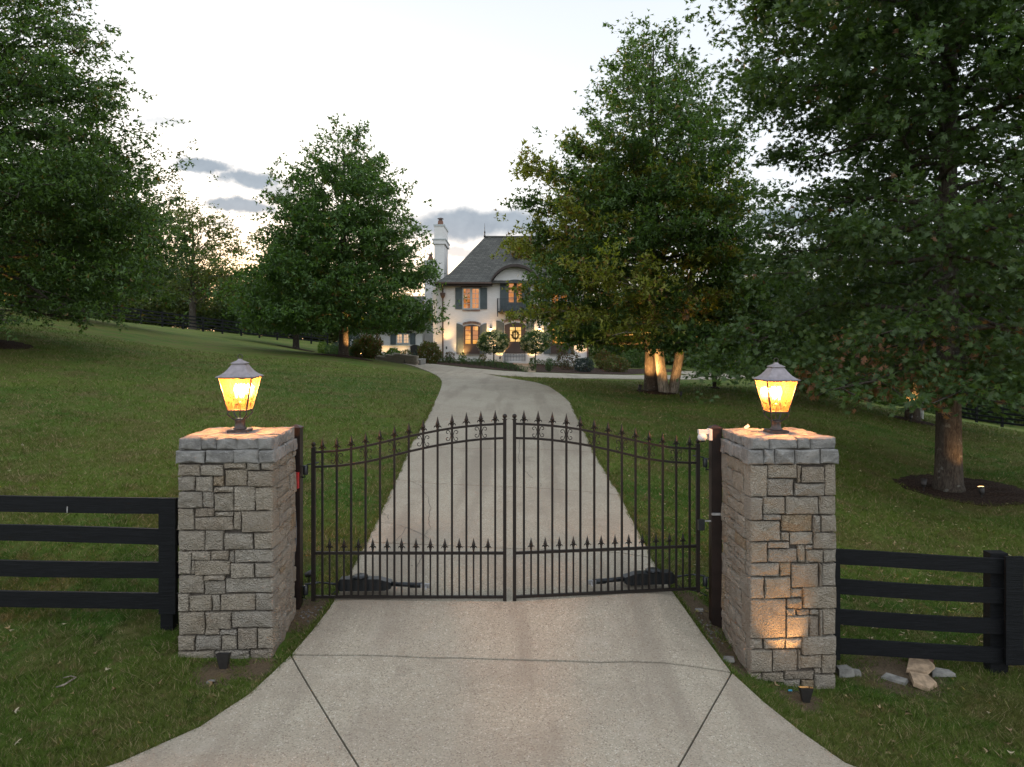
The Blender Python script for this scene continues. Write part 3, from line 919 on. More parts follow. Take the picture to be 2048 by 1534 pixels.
def leaves_mesh(name, P, axis, nrm, L, shape, mat, parent, kind=None):
    shape = connected(shape)
    uq, idx = fuse(None, shape)
    axis = axis / (np.linalg.norm(axis, axis=1, keepdims=True) + 1e-9)
    side = np.cross(axis, nrm); side /= (np.linalg.norm(side, axis=1, keepdims=True) + 1e-9)
    nn = np.cross(side, axis)
    V = (P[:, None, :] + L[:, None, None] * (uq[None, :, 0:1] * axis[:, None, :] + uq[None, :, 1:2] * side[:, None, :] + uq[None, :, 2:3] * nn[:, None, :]))
    k = len(uq); n_ = len(P)
    Fc = (np.arange(n_)[:, None, None] * k + idx[None]).reshape(-1, 3)
    return raw_mesh(name, V.reshape(-1, 3), Fc, mat, False, parent, kind)


def tree(name, base, Ht, tr, cb, prof, nlimb, nleaf, lsize, leafmat, label, cat='tree', shape=OAK3, barkmat='bark', seed=1, up=(-.12, .95), lean=(0, 0), bias=None,
         spray=.2, group=None, nsub=9, droop=.12, flat=.5, extra=None, parent=None, forks=None, inner=.3, multi=None, lower_flare=1.25, fill=.55, clear=.35):
    """prof: radius in metres by height fraction of the crown (list of (f, r)); bias(az) scales the reach by direction"""
    r_ = np.random.default_rng(seed); rr = random.Random(seed)
    T = thing(name, base, label, cat, group)
    bx, by, bz = base
    tb = MB()
    trunks = multi or [((0, 0), lean, 1.0)]
    tops = []
    for (ox, oy), (lx, ly), hs in trunks:
        pts = []; rs = []
        for k in range(11):
            f_ = k / 10
            wob = .04 * Ht / 12 * math.sin(f_ * 9 + seed)
            pts.append((bx + ox + lx * f_ + wob * f_ * 2, by + oy + ly * f_ + wob * f_, bz - .15 + (Ht * hs * .96 + .15) * f_))
            fl = 1 + (lower_flare - 1) * max(0, 1 - f_ * 10) * 1.6 if k < 2 else 1
            rs.append(max(.012, tr * (1 - f_) ** .85 * fl + .01))
        # extra ring low on the trunk for the root flare
        p0, p1 = Vector(pts[0]), Vector(pts[1])
        pts[1:1] = [tuple(p0.lerp(p1, .25)), tuple(p0.lerp(p1, .5))]
        r0 = tr
        rs[0] = r0 * lower_flare * 1.25; rs[1:1] = [r0 * (1 + (lower_flare - 1) * .5), r0 * 1.03]
        tb.tube(pts, rs, 12)
        tops.append((Vector(pts[0]), Vector(pts[-1]), hs))
    fs = [p[0] for p in prof]; rv = [p[1] for p in prof]
    segs = []
    ga = 2.39996
    for i in range(nlimb):
        hf = ((i + rr.random() * .9) / nlimb)
        ti = i % len(tops)
        p0t, p1t, hs = tops[ti]
        z = cb + (Ht * hs - cb) * hf * .985
        # limbs leave the trunk below where their leaves are when they rise steeply
        az_ = i * ga + rr.uniform(-.35, .35)
        if len(tops) > 1: az_ = az_
        Rr = np.interp(hf, fs, rv) * rr.uniform(.78, 1.12)
        if bias: Rr *= bias(az_, hf)
        if Rr < .15: Rr = .15
        e = up[0] + (up[1] - up[0]) * hf ** 1.15 + rr.uniform(-.14, .14)
        tf = max(0.02, (z - math.tan(e) * Rr * .45) / (Ht * hs)) if e > .2 else z / (Ht * hs)
        tf = max(cb / Ht * .9, tf)
        s0 = p0t.lerp(p1t, min(tf, .995))
        dh = Vector((math.sin(az_), math.cos(az_), 0))
        pts = []
        nseg = 5
        for k in range(nseg + 1):
            t = k / nseg
            pz = math.tan(e) * Rr * t - droop * Rr * t * t + .05 * Rr * math.sin(t * 7 + i)
            pts.append(s0 + dh * Rr * t + Vector((-dh.y, dh.x, 0)) * (.07 * Rr * math.sin(t * 4 + i * 1.7)) + Vector((0, 0, pz)))
        for q_ in pts[1:]: q_.z = max(q_.z, bz + clear + .15)
        lr = tr * .30 * (Rr / max(rv)) ** .8 * (1 - .35 * hf) + .006
        tb.tube(pts, [lr * (1 - .85 * k / nseg) for k in range(nseg + 1)], 5, cap=False)
        segs.append((pts[2], pts[3], .5)); segs.append((pts[3], pts[4], .8)); segs.append((pts[4], pts[5], 1.1))
        ns = max(3, int(nsub * (Rr / max(rv)) ** .6))
        for k in range(ns):
            t = inner + (1 - inner) * (k + rr.random()) / ns
            kk = min(int(t * nseg), nseg - 1)
            q = pts[kk].lerp(pts[kk + 1], t * nseg - kk)
            sgn = 1 if k % 2 else -1
            an = az_ + sgn * rr.uniform(.45, 1.15)
            L = Rr * rr.uniform(.22, .42) * (1.25 - .6 * t)
            ez = e * .5 + rr.uniform(-.3, .35)
            d2 = Vector((math.sin(an), math.cos(an), math.tan(ez)))
            mid = q + d2 * L * .5 + Vector((0, 0, .03 * L)); end = q + d2 * L - Vector((0, 0, droop * L * .6))
            mid.z = max(mid.z, bz + clear); end.z = max(end.z, bz + clear)
            sr = lr * .4 * (1 - .5 * t) + .003
            tb.tube([q, mid, end], [sr, sr * .7, sr * .25], 3, cap=False)
            segs.append((q, mid, L * .7)); segs.append((mid, end, L * 1.5))
    tb.build('trunk', M[barkmat], T, smooth=True)
    S0 = np.array([tuple(a) for a, b, w in segs]); S1 = np.array([tuple(b) for a, b, w in segs])
    wt = np.array([w * (b - a).length for a, b, w in segs]) + .02; wt /= wt.sum()
    nn_ = max(8, nleaf // 13)
    si = r_.choice(len(segs), nn_, p=wt); t = r_.uniform(0, 1.08, nn_)[:, None]
    node = S0[si] * (1 - t) + S1[si] * t
    nv_ = int(nn_ * fill)
    if nv_:
        hh_ = r_.uniform(0, 1, nv_ * 4); pr = np.interp(hh_, fs, rv)
        kp = r_.uniform(0, 1, nv_ * 4) < (pr / max(rv)) ** 1.6
        hh_ = hh_[kp][:nv_]; pr = pr[kp][:nv_]; m_ = len(hh_)
        azv = r_.uniform(0, 2 * np.pi, m_)
        if bias: pr = pr * np.array([bias(a_, b_) for a_, b_ in zip(azv, hh_)])
        lump = 1 + .20 * np.sin(azv * 3 + hh_ * 11 + seed) * np.sin(hh_ * 19 + seed * 1.7) + .12 * np.sin(azv * 7 + hh_ * 23)
        rq = pr * r_.uniform(0, 1, m_) ** .42 * lump * .97
        zq = cb + (Ht - cb) * hh_ + rq * math.tan(up[0]) * .6 * (1 - hh_)
        lx = sum(q_[1][0] for q_ in trunks) / len(trunks); ly = sum(q_[1][1] for q_ in trunks) / len(trunks)
        # clumps: pull towards shared centres so that gaps stay open
        nd2 = np.stack([bx + lx * hh_ + np.sin(azv) * rq, by + ly * hh_ + np.cos(azv) * rq, bz + zq], 1)
        cc_ = nd2[r_.integers(0, m_, max(4, m_ // 22))]
        jn = r_.integers(0, len(cc_), m_)
        nd2 = cc_[jn] + r_.normal(0, 1, (m_, 3)) * np.array([1.25, 1.25, .6]) * spray * 2.2
        node[:m_] = nd2
        si[:m_] = r_.integers(0, len(segs), m_)
    out_ = node - np.array([bx, by, 0]); out_[:, 2] = 0
    out_ /= np.linalg.norm(out_, axis=1, keepdims=True) + 1e-6
    sd = S1[si] - S0[si]; sd /= np.linalg.norm(sd, axis=1, keepdims=True) + 1e-6
    tw = out_ * .4 + sd * .6 + r_.normal(0, .55, (nn_, 3)) * np.array([1, 1, flat]); tw[:, 2] += .12
    tw /= np.linalg.norm(tw, axis=1, keepdims=True)
    per = 13
    u = r_.uniform(0, 1, (nn_, per, 1))
    P = node[:, None, :] + tw[:, None, :] * spray * (u * 1.7) + r_.normal(0, spray * .40, (nn_, per, 3)) * np.array([1, 1, .85])
    ax_ = tw[:, None, :] * .6 + r_.normal(0, .6, (nn_, per, 3)) * np.array([1, 1, .6]); ax_[..., 2] -= .15
    nm = r_.normal(0, .7, (nn_ * per, 3)) + np.array([0, 0, .6])
    L = lsize * r_.uniform(.65, 1.2, nn_ * per)
    P = P.reshape(-1, 3)
    gz = bz + clear + r_.uniform(-.25, .25, len(P)) * min(1, clear)
    ok = P[:, 2] > gz
    leaves_mesh('crown', P[ok], ax_.reshape(-1, 3)[ok], nm[ok], L[ok], shape, M[leafmat], T)
    if extra:
        for (mn, cnt, cz, crad, ccen) in extra:
            j = np.where((np.hypot(node[:, 0] - ccen[0], node[:, 1] - ccen[1]) < crad) & (np.abs(node[:, 2] - ccen[2]) < cz))[0]
            if len(j) == 0: continue
            j = r_.choice(j, cnt // 8)
            P2 = (node[j][:, None, :] + r_.normal(0, spray * .6, (len(j), 8, 3)) + np.array([0, 0, -.04])).reshape(-1, 3)
            leaves_mesh('dead_leaves', P2, r_.normal(0, 1, P2.shape) - np.array([0, 0, .8]), r_.normal(0, 1, P2.shape), lsize * 1.05 * r_.uniform(.7, 1.2, len(P2)), shape, M[mn], T, 'stuff')
    return T


def sink(v, d=.05): return (v[0], v[1], v[2] - d)


# right big pin oak
def bias_r(az_, hf):
    d = math.cos(az_ + math.pi / 2)     # toward -X
    return 1 + .12 * d * (1 if hf > .3 else .6)


tb_ = G(1897, 985)
tree('pin_oak', sink(tb_), 15.6, .235, 2.5, [(0, 3.3), (.1, 3.7), (.22, 3.3), (.32, 3.0), (.43, 3.8), (.53, 4.2), (.7, 3.5), (.85, 2.2), (1, .5)], 84, 118000, .145, 'leaf_oak_dark',
     'large dark oak at right edge leaning over the right stone pillar, uplit bare trunk', shape=OAK, seed=21, up=(-.22, .95), spray=.22, nsub=10, droop=.18, fill=.42, clear=2.05,
     extra=[('leaf_russet', 900, .6, 1.5, (tb_.x - 1.6, tb_.y - .8, tb_.z + 2.5)), ('leaf_russet', 400, .5, 1.0, (tb_.x + .2, tb_.y - 1.2, tb_.z + 2.6))])
tl_ = G(-30, 690, zmax=30)
tree('pin_oak', sink(tl_), 13.2, .26, 1.6, [(0, 3.5), (.12, 4.5), (.28, 4.7), (.45, 4.15), (.62, 3.4), (.8, 2.2), (1, .5)], 86, 110000, .18, 'leaf_oak',
     'large oak filling the top left of the photo, trunk hidden beyond the left edge', shape=OAK3, seed=35, up=(-.12, .8), spray=.26, nsub=10, droop=.15)
tm_ = G(1303, 783)
tree('pin_oak', sink(tm_), 12.2, .235, 1.55, [(0, 3.2), (.1, 4.0), (.25, 4.1), (.45, 3.6), (.65, 2.6), (.82, 1.5), (1, .35)], 84, 84000, .19, 'leaf_oak',
     'tall cone-shaped oak right of the driveway, its trunk lit orange from below', shape=OAK3, seed=43, up=(-.15, 1.15), spray=.24, nsub=9, droop=.1, clear=1.5, fill=.4)


def bias_s(az_, hf):
    d = math.cos(az_ + math.pi / 2)
    return max(.35, .72 + .42 * d)


ts_ = G(1334, 787)
tree('sycamore', sink(ts_), 8.4, .165, 1.7, [(0, 3.9), (.3, 4.6), (.6, 4.2), (.85, 2.8), (1, 1.0)], 40, 19000, .20, 'leaf_sycamore',
     'yellowing pale-barked sycamore with forked trunk, behind the uplit cone-shaped oak', shape=OAK3, barkmat='bark_pale', seed=57, up=(.0, .7), bias=bias_s, spray=.26, nsub=8, droop=.05, fill=.15, clear=1.75,
     multi=[((-.07, 0), (-1.1, -.2), 1.0), ((.17, .1), (1.4, .3), .95)], lower_flare=1.1)
tc_ = G(687, 712, zmax=45)
tree('maple', sink(tc_), 11.3, .24, 1.3, [(0, 3.6), (.1, 4.35), (.25, 4.2), (.45, 3.65), (.65, 2.9), (.85, 1.8), (1, .5)], 78, 62000, .26, 'leaf_maple',
     'full rounded green tree left of the house, light on the right of its trunk', shape=OAK3, seed=64, up=(-.1, 1.1), spray=.3, nsub=9, droop=.08, clear=1.3, fill=.42)
tf_ = G(592, 690, zmin=30, zmax=60)
tree('maple', sink(tf_), 10.6, .26, 1.6, [(0, 3.2), (.2, 3.9), (.5, 3.0), (.8, 1.6), (1, .4)], 50, 24000, .32, 'leaf_oak',
     'slimmer tree just behind and left of the full rounded green tree', shape=OAK3, seed=71, up=(-.1, 1.0), spray=.36, nsub=8, clear=1.5)
tk_ = G(136, 637, zmax=44)
tree('oak', sink(tk_), 9.5, .30, 1.5, [(0, 4.6), (.2, 5.4), (.5, 5.2), (.8, 3.4), (1, .8)], 54, 34000, .30, 'leaf_oak_dark',
     'dark oak on the crest of the left lawn, under the large oak\'s branches', shape=OAK3, seed=82, up=(-.1, .8), spray=.36, nsub=8, clear=1.1)
t2_ = G(1825, 842)
tree('oak', sink(t2_), 8.2, .24, 1.7, [(0, 4.6), (.2, 5.3), (.5, 5.0), (.8, 3.2), (1, .8)], 62, 50000, .23, 'leaf_oak_dark',
     'dark oak behind the right lantern, orange-lit trunk next to a thin birch', shape=OAK3, seed=93, up=(-.16, .8), spray=.28, nsub=9, droop=.15, clear=1.6)
tb2 = W(1842, 838, 26.5); tb2.z = h1(tb2.x, tb2.y)
tree('birch', sink(tb2), 8, .085, 2.2, [(0, 1.2), (.5, 1.6), (1, .3)], 20, 3500, .16, 'leaf_lime', 'thin white-stemmed birch right beside the orange-lit trunk', shape=OVAL, barkmat='bark_birch', seed=101, nsub=5, spray=.2, lower_flare=1.05)
tv_ = G(1428, 776)
tree('small_tree', sink(tv_), 2.1, .03, .45, [(0, .7), (.4, .95), (.8, .6), (1, .2)], 22, 3200, .09, 'leaf_oak', 'little young tree in its own mulch ring on the right lawn', shape=OVAL, seed=111, nsub=5, spray=.12,
     multi=[((0, 0), (-.15, 0), 1), ((.03, 0), (.2, .1), .9), ((0, .03), (.02, -.15), .95)], lower_flare=1.05)

# trees beyond the fences: each its own individual; crowns of one kind share mesh data
ft = W(385, 680, 80); ft.z = h1(ft.x, ft.y)
tree('far_tree', sink(ft), 13.0, .4, 3.0, [(0, 2.8), (.3, 4.2), (.6, 4.5), (.85, 3.6), (1, 1.8)], 34, 9500, .42, 'leaf_wood', 'open-crowned tree standing dark against the glow beyond the left fence', shape=OAK3, seed=121, up=(.3, 1.1), spray=.62, nsub=6, inner=.5)


def copy_thing(T, loc, rotz, s_, label, group=None):
    c = T.copy(); COL.objects.link(c); c.location = loc; c.rotation_euler = (0, 0, rotz); c.scale = (s_, s_, s_)
    c['label'] = label
    if group: c['group'] = group
    for ch in T.children:
        d = ch.copy(); COL.objects.link(d); d.parent = c
        for g2 in ch.children:
            e = g2.copy(); COL.objects.link(e); e.parent = d
    return c


GW = 'trees in the woods beyond the lawn'
LWOOD = 'green tree in the wood beyond the lawn, one of many crowding together'
wb = W(440, 690, 92); wb.z = h1(wb.x, wb.y)
wood1 = tree('woodland_tree', sink(wb), 9.0, .25, .5, [(0, 3.6), (.2, 4.2), (.6, 3.6), (1, 1.0)], 34, 9000, .40, 'leaf_wood', LWOOD, shape=OAK3, seed=131, up=(-.1, .9), spray=.6, group=GW, nsub=6)
wb = W(530, 690, 88); wb.z = h1(wb.x, wb.y)
wood2 = tree('woodland_tree', sink(wb), 8.2, .25, .4, [(0, 3.9), (.3, 4.2), (.7, 3.0), (1, .6)], 34, 9000, .40, 'leaf_oak_dark', LWOOD, shape=OAK3, seed=141, up=(-.1, .8), spray=.6, group=GW, nsub=6)
spots = [(330, 96, 1.1), (290, 98, 1.2), (250, 96, 1.25), (200, 94, 1.2), (140, 96, 1.2), (60, 90, 1.3), (0, 92, 1.2), (-80, 92, 1.2), (370, 88, .8), (480, 96, .95), (560, 84, .85), (610, 88, .95), (650, 92, 1.0), (700, 96, 1.0), (745, 92, .9), (800, 100, .9), (500, 86, .7),
         (1215, 78, 1.0), (1260, 70, .9), (1300, 76, 1.05), (1345, 72, 1.0), (1390, 82, 1.1), (1430, 74, 1.15), (1480, 66, 1.1), (1520, 78, 1.2), (1570, 70, 1.2), (1620, 64, 1.15), (1680, 72, 1.3), (1740, 66, 1.2), (1800, 76, 1.4), (1870, 70, 1.5), (1940, 80, 1.6), (2010, 74, 1.6), (2090, 70, 1.5), (1480, 56, .8), (1540, 52, .85), (1600, 46, .8)]
for i, (px, Z, s_) in enumerate(spots):
    x = (px - 1024) / F * Z
    copy_thing(wood1 if i % 2 else wood2, (x, Z, h1(x, Z) - .1), rnd.uniform(0, 6.3), s_, LWOOD, GW)


def thicket(name, x0, x1, y0, y1, hmin, hmax, n_, ls, mat, label, seed):
    r_ = np.random.default_rng(seed)
    t = r_.uniform(0, 1, n_); x = x0 + (x1 - x0) * t; y = y0 + (y1 - y0) * t + r_.normal(0, 1.2, n_)
    hh = hmin + (hmax - hmin) * (.5 + .5 * np.sin(x * .55 + seed) * np.sin(x * 1.3 + 1))
    P = np.column_stack([x, y, H(np.stack([x, y], 1)) + r_.uniform(0, 1, n_) ** .8 * hh])
    o_ = leaves_mesh(name, P, r_.normal(0, 1, P.shape), r_.normal(0, 1, P.shape) + [0, -.6, .4], ls * r_.uniform(.6, 1.2, n_), OAK3, M[mat], None, 'stuff')
    o_['label'] = label


thicket('undergrowth', -68, 8, 82, 92, 2.2, 5.0, 24000, .62, 'leaf_wood', 'dense undergrowth behind the left fence below the woodland trees', 3)
thicket('undergrowth', 10, 42, 66, 62, 2.0, 4.5, 12000, .55, 'leaf_oak_dark', 'dense undergrowth right of the house below the woodland trees', 5)

# ------------------------------------------------------------------ bushes
def bush(name, c, rx, ry, rz, nl, ls, mat, label, cat='shrub', group=None, seed=1, shape=OVAL, stems=5, tight=.22, parts=None, stemmat='bark', bottom=0.0):
    T = thing(name, tuple(c), label, cat, group)
    r_ = np.random.default_rng(seed)
    d = r_.normal(0, 1, (nl, 3)); d /= np.linalg.norm(d, axis=1, keepdims=True)
    lump = 1 + .16 * np.sin(d[:, 0] * 5 + seed) * np.sin(d[:, 2] * 6 + seed * 2) + .1 * np.sin(d[:, 1] * 9 + d[:, 0] * 7)
    rad_ = (1 - tight * r_.random(nl) ** 1.5) * lump
    P = np.array(c) + np.array([0, 0, bottom + rz * .86]) + d * np.array([rx, ry, rz]) * rad_[:, None]
    ok = P[:, 2] > c[2] + .01
    P = P[ok]; d = d[ok]
    ax_ = d * .5 + r_.normal(0, .6, d.shape); ax_[:, 2] += .3
    leaves_mesh('foliage', P, ax_, d + r_.normal(0, .5, d.shape), ls * r_.uniform(.6, 1.2, len(P)), shape, M[mat], T)
    sb = MB()
    for k in range(stems):
        a_ = k * 2.4
        sb.tube([Vector(c) + Vector((.02 * math.cos(a_), .02 * math.sin(a_), -.05)), Vector(c) + Vector((rx * .5 * math.cos(a_) * (stems > 1), ry * .5 * math.sin(a_) * (stems > 1), bottom + rz * .9))], [.02 if stems > 1 else .035, .008 if stems > 1 else .025], 5)
    sb.build('stem', M[stemmat], T)
    return T


def ground_at(px, Z):
    x = (px - 1024) / F * Z
    return Vector((x, Z, h1(x, Z)))


def bpx(px, ytop, ybot, wpx, Z):
    """bush sized from the photo: base point and half sizes"""
    s_ = Z / F; c = ground_at(px, Z)
    top = CZ - (ytop - HY) * s_
    hz = max(.12, (top - c.z) / 1.86)
    return c, wpx * s_ / 2, hz


for (px, yt, wd, Z, mat, lab, nm, nl, ls, sd) in [
    (733, 675, 56, 42.5, 'leaf_bush', 'big green and russet bush at the left end of the stone retaining wall', 'bush', 4200, .13, 1),
    (787, 697, 30, 43.5, 'leaf_lime', 'pale green rounded bush below the lit wing window', 'bush', 1500, .10, 2),
    (812, 700, 22, 43.5, 'leaf_bush', 'small clipped bush just right of the pale green rounded one', 'bush', 900, .08, 3),
    (858, 684, 46, 44.0, 'leaf_bush', 'upright leafy bush in front of the chimney foot', 'bush', 3200, .12, 4),
    (827, 706, 12, 43.6, 'leaf_blue', 'narrow grey-green tuft beside the dark garden gate', 'bush', 500, .09, 5),
    (771, 706, 26, 43.0, 'leaf_box', 'low dark bush between the russet bush and the pale green one', 'bush', 900, .08, 6),
    (900, 704, 18, 48.5, 'leaf_red', 'thin reddish shrub right of the downspout', 'shrub', 420, .10, 7),
    (925, 706, 14, 48.5, 'leaf_lime', 'small pale shrub under the left french doors', 'shrub', 300, .09, 8),
    (965, 708, 14, 48.5, 'leaf_bush', 'small shrub left of the first flowering hydrangea tree', 'shrub', 300, .09, 9),
    (1134, 688, 44, 43.0, 'leaf_red', 'purple-leaved japanese maple in the right bed', 'shrub', 1500, .10, 10),
    (1168, 716, 38, 40.5, 'leaf_blue', 'low blue-grey spruce mound at the front of the right bed', 'shrub', 2200, .09, 11),
    (1232, 712, 50, 43.0, 'leaf_bush', 'golden grassy bush right of the house corner', 'bush', 2200, .11, 12),
    (1205, 700, 30, 47.0, 'leaf_bush', 'green bush standing against the right house corner', 'bush', 1500, .12, 13),
    (1270, 700, 60, 52.0, 'leaf_oak_dark', 'dark bush mass behind the golden grassy bush', 'bush', 2600, .15, 14),
    (700, 668, 60, 50.0, 'leaf_blue', 'tall grey-green shrub behind the tree with the lit trunk', 'shrub', 2800, .13, 15),
    (740, 655, 44, 50.5, 'leaf_red', 'tall dark reddish shrub against the left wing wall', 'shrub', 1800, .13, 16),
    (645, 684, 18, 47.0, 'leaf_lime', 'bright lime green cone-shaped shrub left of the clipped balls', 'shrub', 900, .09, 17),
    (1640, 745, 90, 30.0, 'leaf_wood', 'rough bush at the lawn edge behind the right lantern', 'bush', 3600, .13, 18),
    (1700, 752, 80, 33.0, 'leaf_lime', 'bright green weedy bush left of the orange-lit trunk', 'bush', 3200, .12, 19),
    (1770, 745, 80, 34.0, 'leaf_oak_dark', 'dark bush right behind the orange-lit trunk', 'bush', 3000, .13, 20),
    (1880, 750, 90, 38.0, 'leaf_oak_dark', 'dark bush behind the large right oak trunk', 'bush', 2800, .14, 21),
]:
    c, rx, hz = bpx(px, yt, 0, wd, Z)
    bush(nm, c, rx, rx * .85, hz, nl, ls, mat, lab, 'bush' if nm == 'bush' else 'shrub', None, sd, tight=.35 if 'thin' in lab or 'maple' in lab else .25)
# clipped balls and box edging
for i, px in enumerate((658, 668, 679, 706)):
    c, rx, hz = bpx(px, 690 + i * 1.0, 0, 15, 44.5 - i * .8)
    bush('clipped_ball', c, rx, rx, hz, 900, .06, 'leaf_box', ['first clipped green ball from the left, beside the lime cone shrub', 'second clipped green ball from the left behind the tree trunk', 'third clipped green ball, touching the left of the lit trunk', 'clipped green ball showing right of the lit trunk'][i], 'shrub', 'clipped balls by the left tree', 30 + i, tight=.12)
GB = 'box plants edging the front bed'; LB = 'small round box plant in the row edging the front bed'
b0 = None
edge_pts = [(878 + i_ * 10.2, 725.5 + .4 * i_ + .045 * i_ * i_) for i_ in range(18)] + [(1076 + i_ * 9.5, 729 + 1.0 * i_) for i_ in range(7)]
for i, (px, py) in enumerate(edge_pts):
    c = G(px, py, zmax=60)
    if b0 is None:
        b0 = bush('box_plant', c, .2, .2, .24, 520, .055, 'leaf_box', LB, 'shrub', GB, 50, tight=.2)
    else:
        copy_thing(b0, c, rnd.uniform(0, 6), rnd.uniform(.65, .95), LB, GB)
for px, Z, lab in ((1065, 38.4, 'small dark cone conifer left of the garden path foot'), (1098, 38.6, 'small dark cone conifer in the middle of the right bed edge')):
    c = ground_at(px, Z); T = bush('dwarf_conifer', c, .2, .2, .38, 700, .06, 'leaf_box', lab, 'shrub', None, px, tight=.4)
# flowering standards either side of the door
for px, yt, w_, lab, fl in ((987, 660, 62, 'flowering hydrangea tree with fading cream blooms, left of the front door', 'petal'), (1070, 660, 60, 'flowering hydrangea tree with greenish blooms, right of the front door', 'petal')):
    Z = 46.5; s_ = Z / F; c = ground_at(px, Z)
    T = thing('hydrangea_tree', tuple(c), lab, 'small tree')
    zc = CZ - (684 - HY) * s_; rx = w_ * s_ / 2; rz = 22 * s_
    r_ = np.random.default_rng(px)
    nl = 3800; d = r_.normal(0, 1, (nl, 3)); d /= np.linalg.norm(d, axis=1, keepdims=True)
    rad_ = (1 - .4 * r_.random(nl) ** 1.3) * (1 + .12 * np.sin(d[:, 0] * 7) * np.sin(d[:, 2] * 8))
    P = np.array([c.x, c.y, zc]) + d * np.array([rx, rx, rz]) * rad_[:, None]
    leaves_mesh('foliage', P, d + r_.normal(0, .6, d.shape), d + r_.normal(0, .5, d.shape), .11 * r_.uniform(.6, 1.2, nl), OVAL, M['leaf_box'], T)
    nb = 85; d = r_.normal(0, 1, (nb, 3)); d /= np.linalg.norm(d, axis=1, keepdims=True)
    cen = np.array([c.x, c.y, zc]) + d * np.array([rx, rx, rz]) * .99
    P = (cen[:, None] + r_.normal(0, .05, (nb, 30, 3))).reshape(-1, 3)
    leaves_mesh('blooms', P, r_.normal(0, 1, P.shape), r_.normal(0, 1, P.shape), .085 * np.ones(len(P)), OVAL, M[fl], T, 'stuff')
    MB().tube([(c.x, c.y, c.z - .05), (c.x + .03, c.y, c.z + .8), (c.x, c.y, zc)], [.05, .04, .03], 7).build('trunk', M['bark'], T, True)

# ------------------------------------------------------------------ stone pillars
def stone_mesh(O, U, Vv, Nn, u0, v0, u1, v1, depth, proud, rr, jit=.005, ch=.008, bul=1.0):
    w, h_ = u1 - u0, v1 - v0
    ch = min(ch, w * .3, h_ * .3)
    j = lambda s_: rr.uniform(-s_, s_)
    out_ = [(u0, v0), ((u0 + u1) / 2 + j(w * .2), v0), (u1, v0), (u1, (v0 + v1) / 2 + j(h_ * .2)), (u1, v1), ((u0 + u1) / 2 + j(w * .2), v1), (u0, v1), (u0, (v0 + v1) / 2 + j(h_ * .2))]
    out_ = [(a + j(jit), b + j(jit)) for a, b in out_]
    cu, cv_ = (u0 + u1) / 2, (v0 + v1) / 2
    vs = [O + U * a + Vv * b + Nn * (-depth) for a, b in out_]
    vs += [O + U * a + Vv * b + Nn * (proud - ch) for a, b in out_]
    for a, b in out_:
        du, dv = cu - a, cv_ - b; L = math.hypot(du, dv)
        t = min(.45, ch * 1.2 / L)
        vs.append(O + U * (a + du * t) + Vv * (b + dv * t) + Nn * (proud + j(.006) * bul))
    vs.append(O + U * (cu + j(w * .15)) + Vv * (cv_ + j(h_ * .15)) + Nn * (proud + rr.uniform(.001, .017) * bul))
    fs = []
    for r0 in (0, 8):
        for k in range(8): fs.append((r0 + k, r0 + (k + 1) % 8, r0 + 8 + (k + 1) % 8, r0 + 8 + k))
    for k in range(8): fs.append((16 + k, 16 + (k + 1) % 8, 24))
    return vs, fs


def ashlar(w, h_, rr, lo=.06, hi=.19):
    """random rectangles filling w x h"""
    res = []; y = 0
    while y < h_ - .01:
        rh = rr.uniform(lo * 1.4, hi)
        if h_ - y - rh < lo: rh = h_ - y
        x = 0
        while x < w - .01:
            rw = rr.uniform(.09, .26)
            if w - x - rw < .07: rw = w - x
            if rh > .12 and rr.random() < .35:
                s_ = rh * rr.uniform(.3, .7); res.append((x, y, x + rw, y + s_)); res.append((x, y + s_, x + rw, y + rh))
            else: res.append((x, y, x + rw, y + rh))
            x += rw
        y += rh
    return res


LR = [(60,545,153,595),(155,548,258,595),(260,540,357,567),(360,538,418,573),(420,538,474,573),(262,569,360,642),(363,575,474,644),(60,598,132,660),(134,598,210,664),(212,597,258,641),(215,644,302,668),
      (60,664,164,735),(167,667,213,735),(215,670,301,750),(304,645,396,750),(398,648,474,750),(60,738,128,830),(130,737,216,773),(218,753,300,773),(131,776,300,832),(302,753,333,832),(336,753,474,843),
      (60,833,173,920),(176,835,257,920),(260,848,387,920),(390,846,474,918),(60,924,115,1023),(117,923,200,962),(203,923,280,962),(282,923,303,976),(305,921,474,976),(133,965,286,1026),(117,965,131,1023),(289,979,392,1042),(395,979,474,1040),
      (60,1027,168,1105),(170,1029,262,1052),(265,1044,474,1108),(172,1055,263,1112),(60,1109,103,1184),(106,1115,204,1184),(207,1115,240,1184),(243,1112,396,1185),(398,1111,474,1185),
      (60,1188,174,1288),(178,1188,289,1262),(292,1188,474,1260),(176,1265,240,1288),(243,1265,316,1288),(319,1263,404,1354),(407,1263,474,1352),(60,1291,131,1354),(134,1291,246,1354),(249,1291,316,1354),
      (60,1357,218,1404),(221,1357,372,1404),(375,1356,474,1404)]
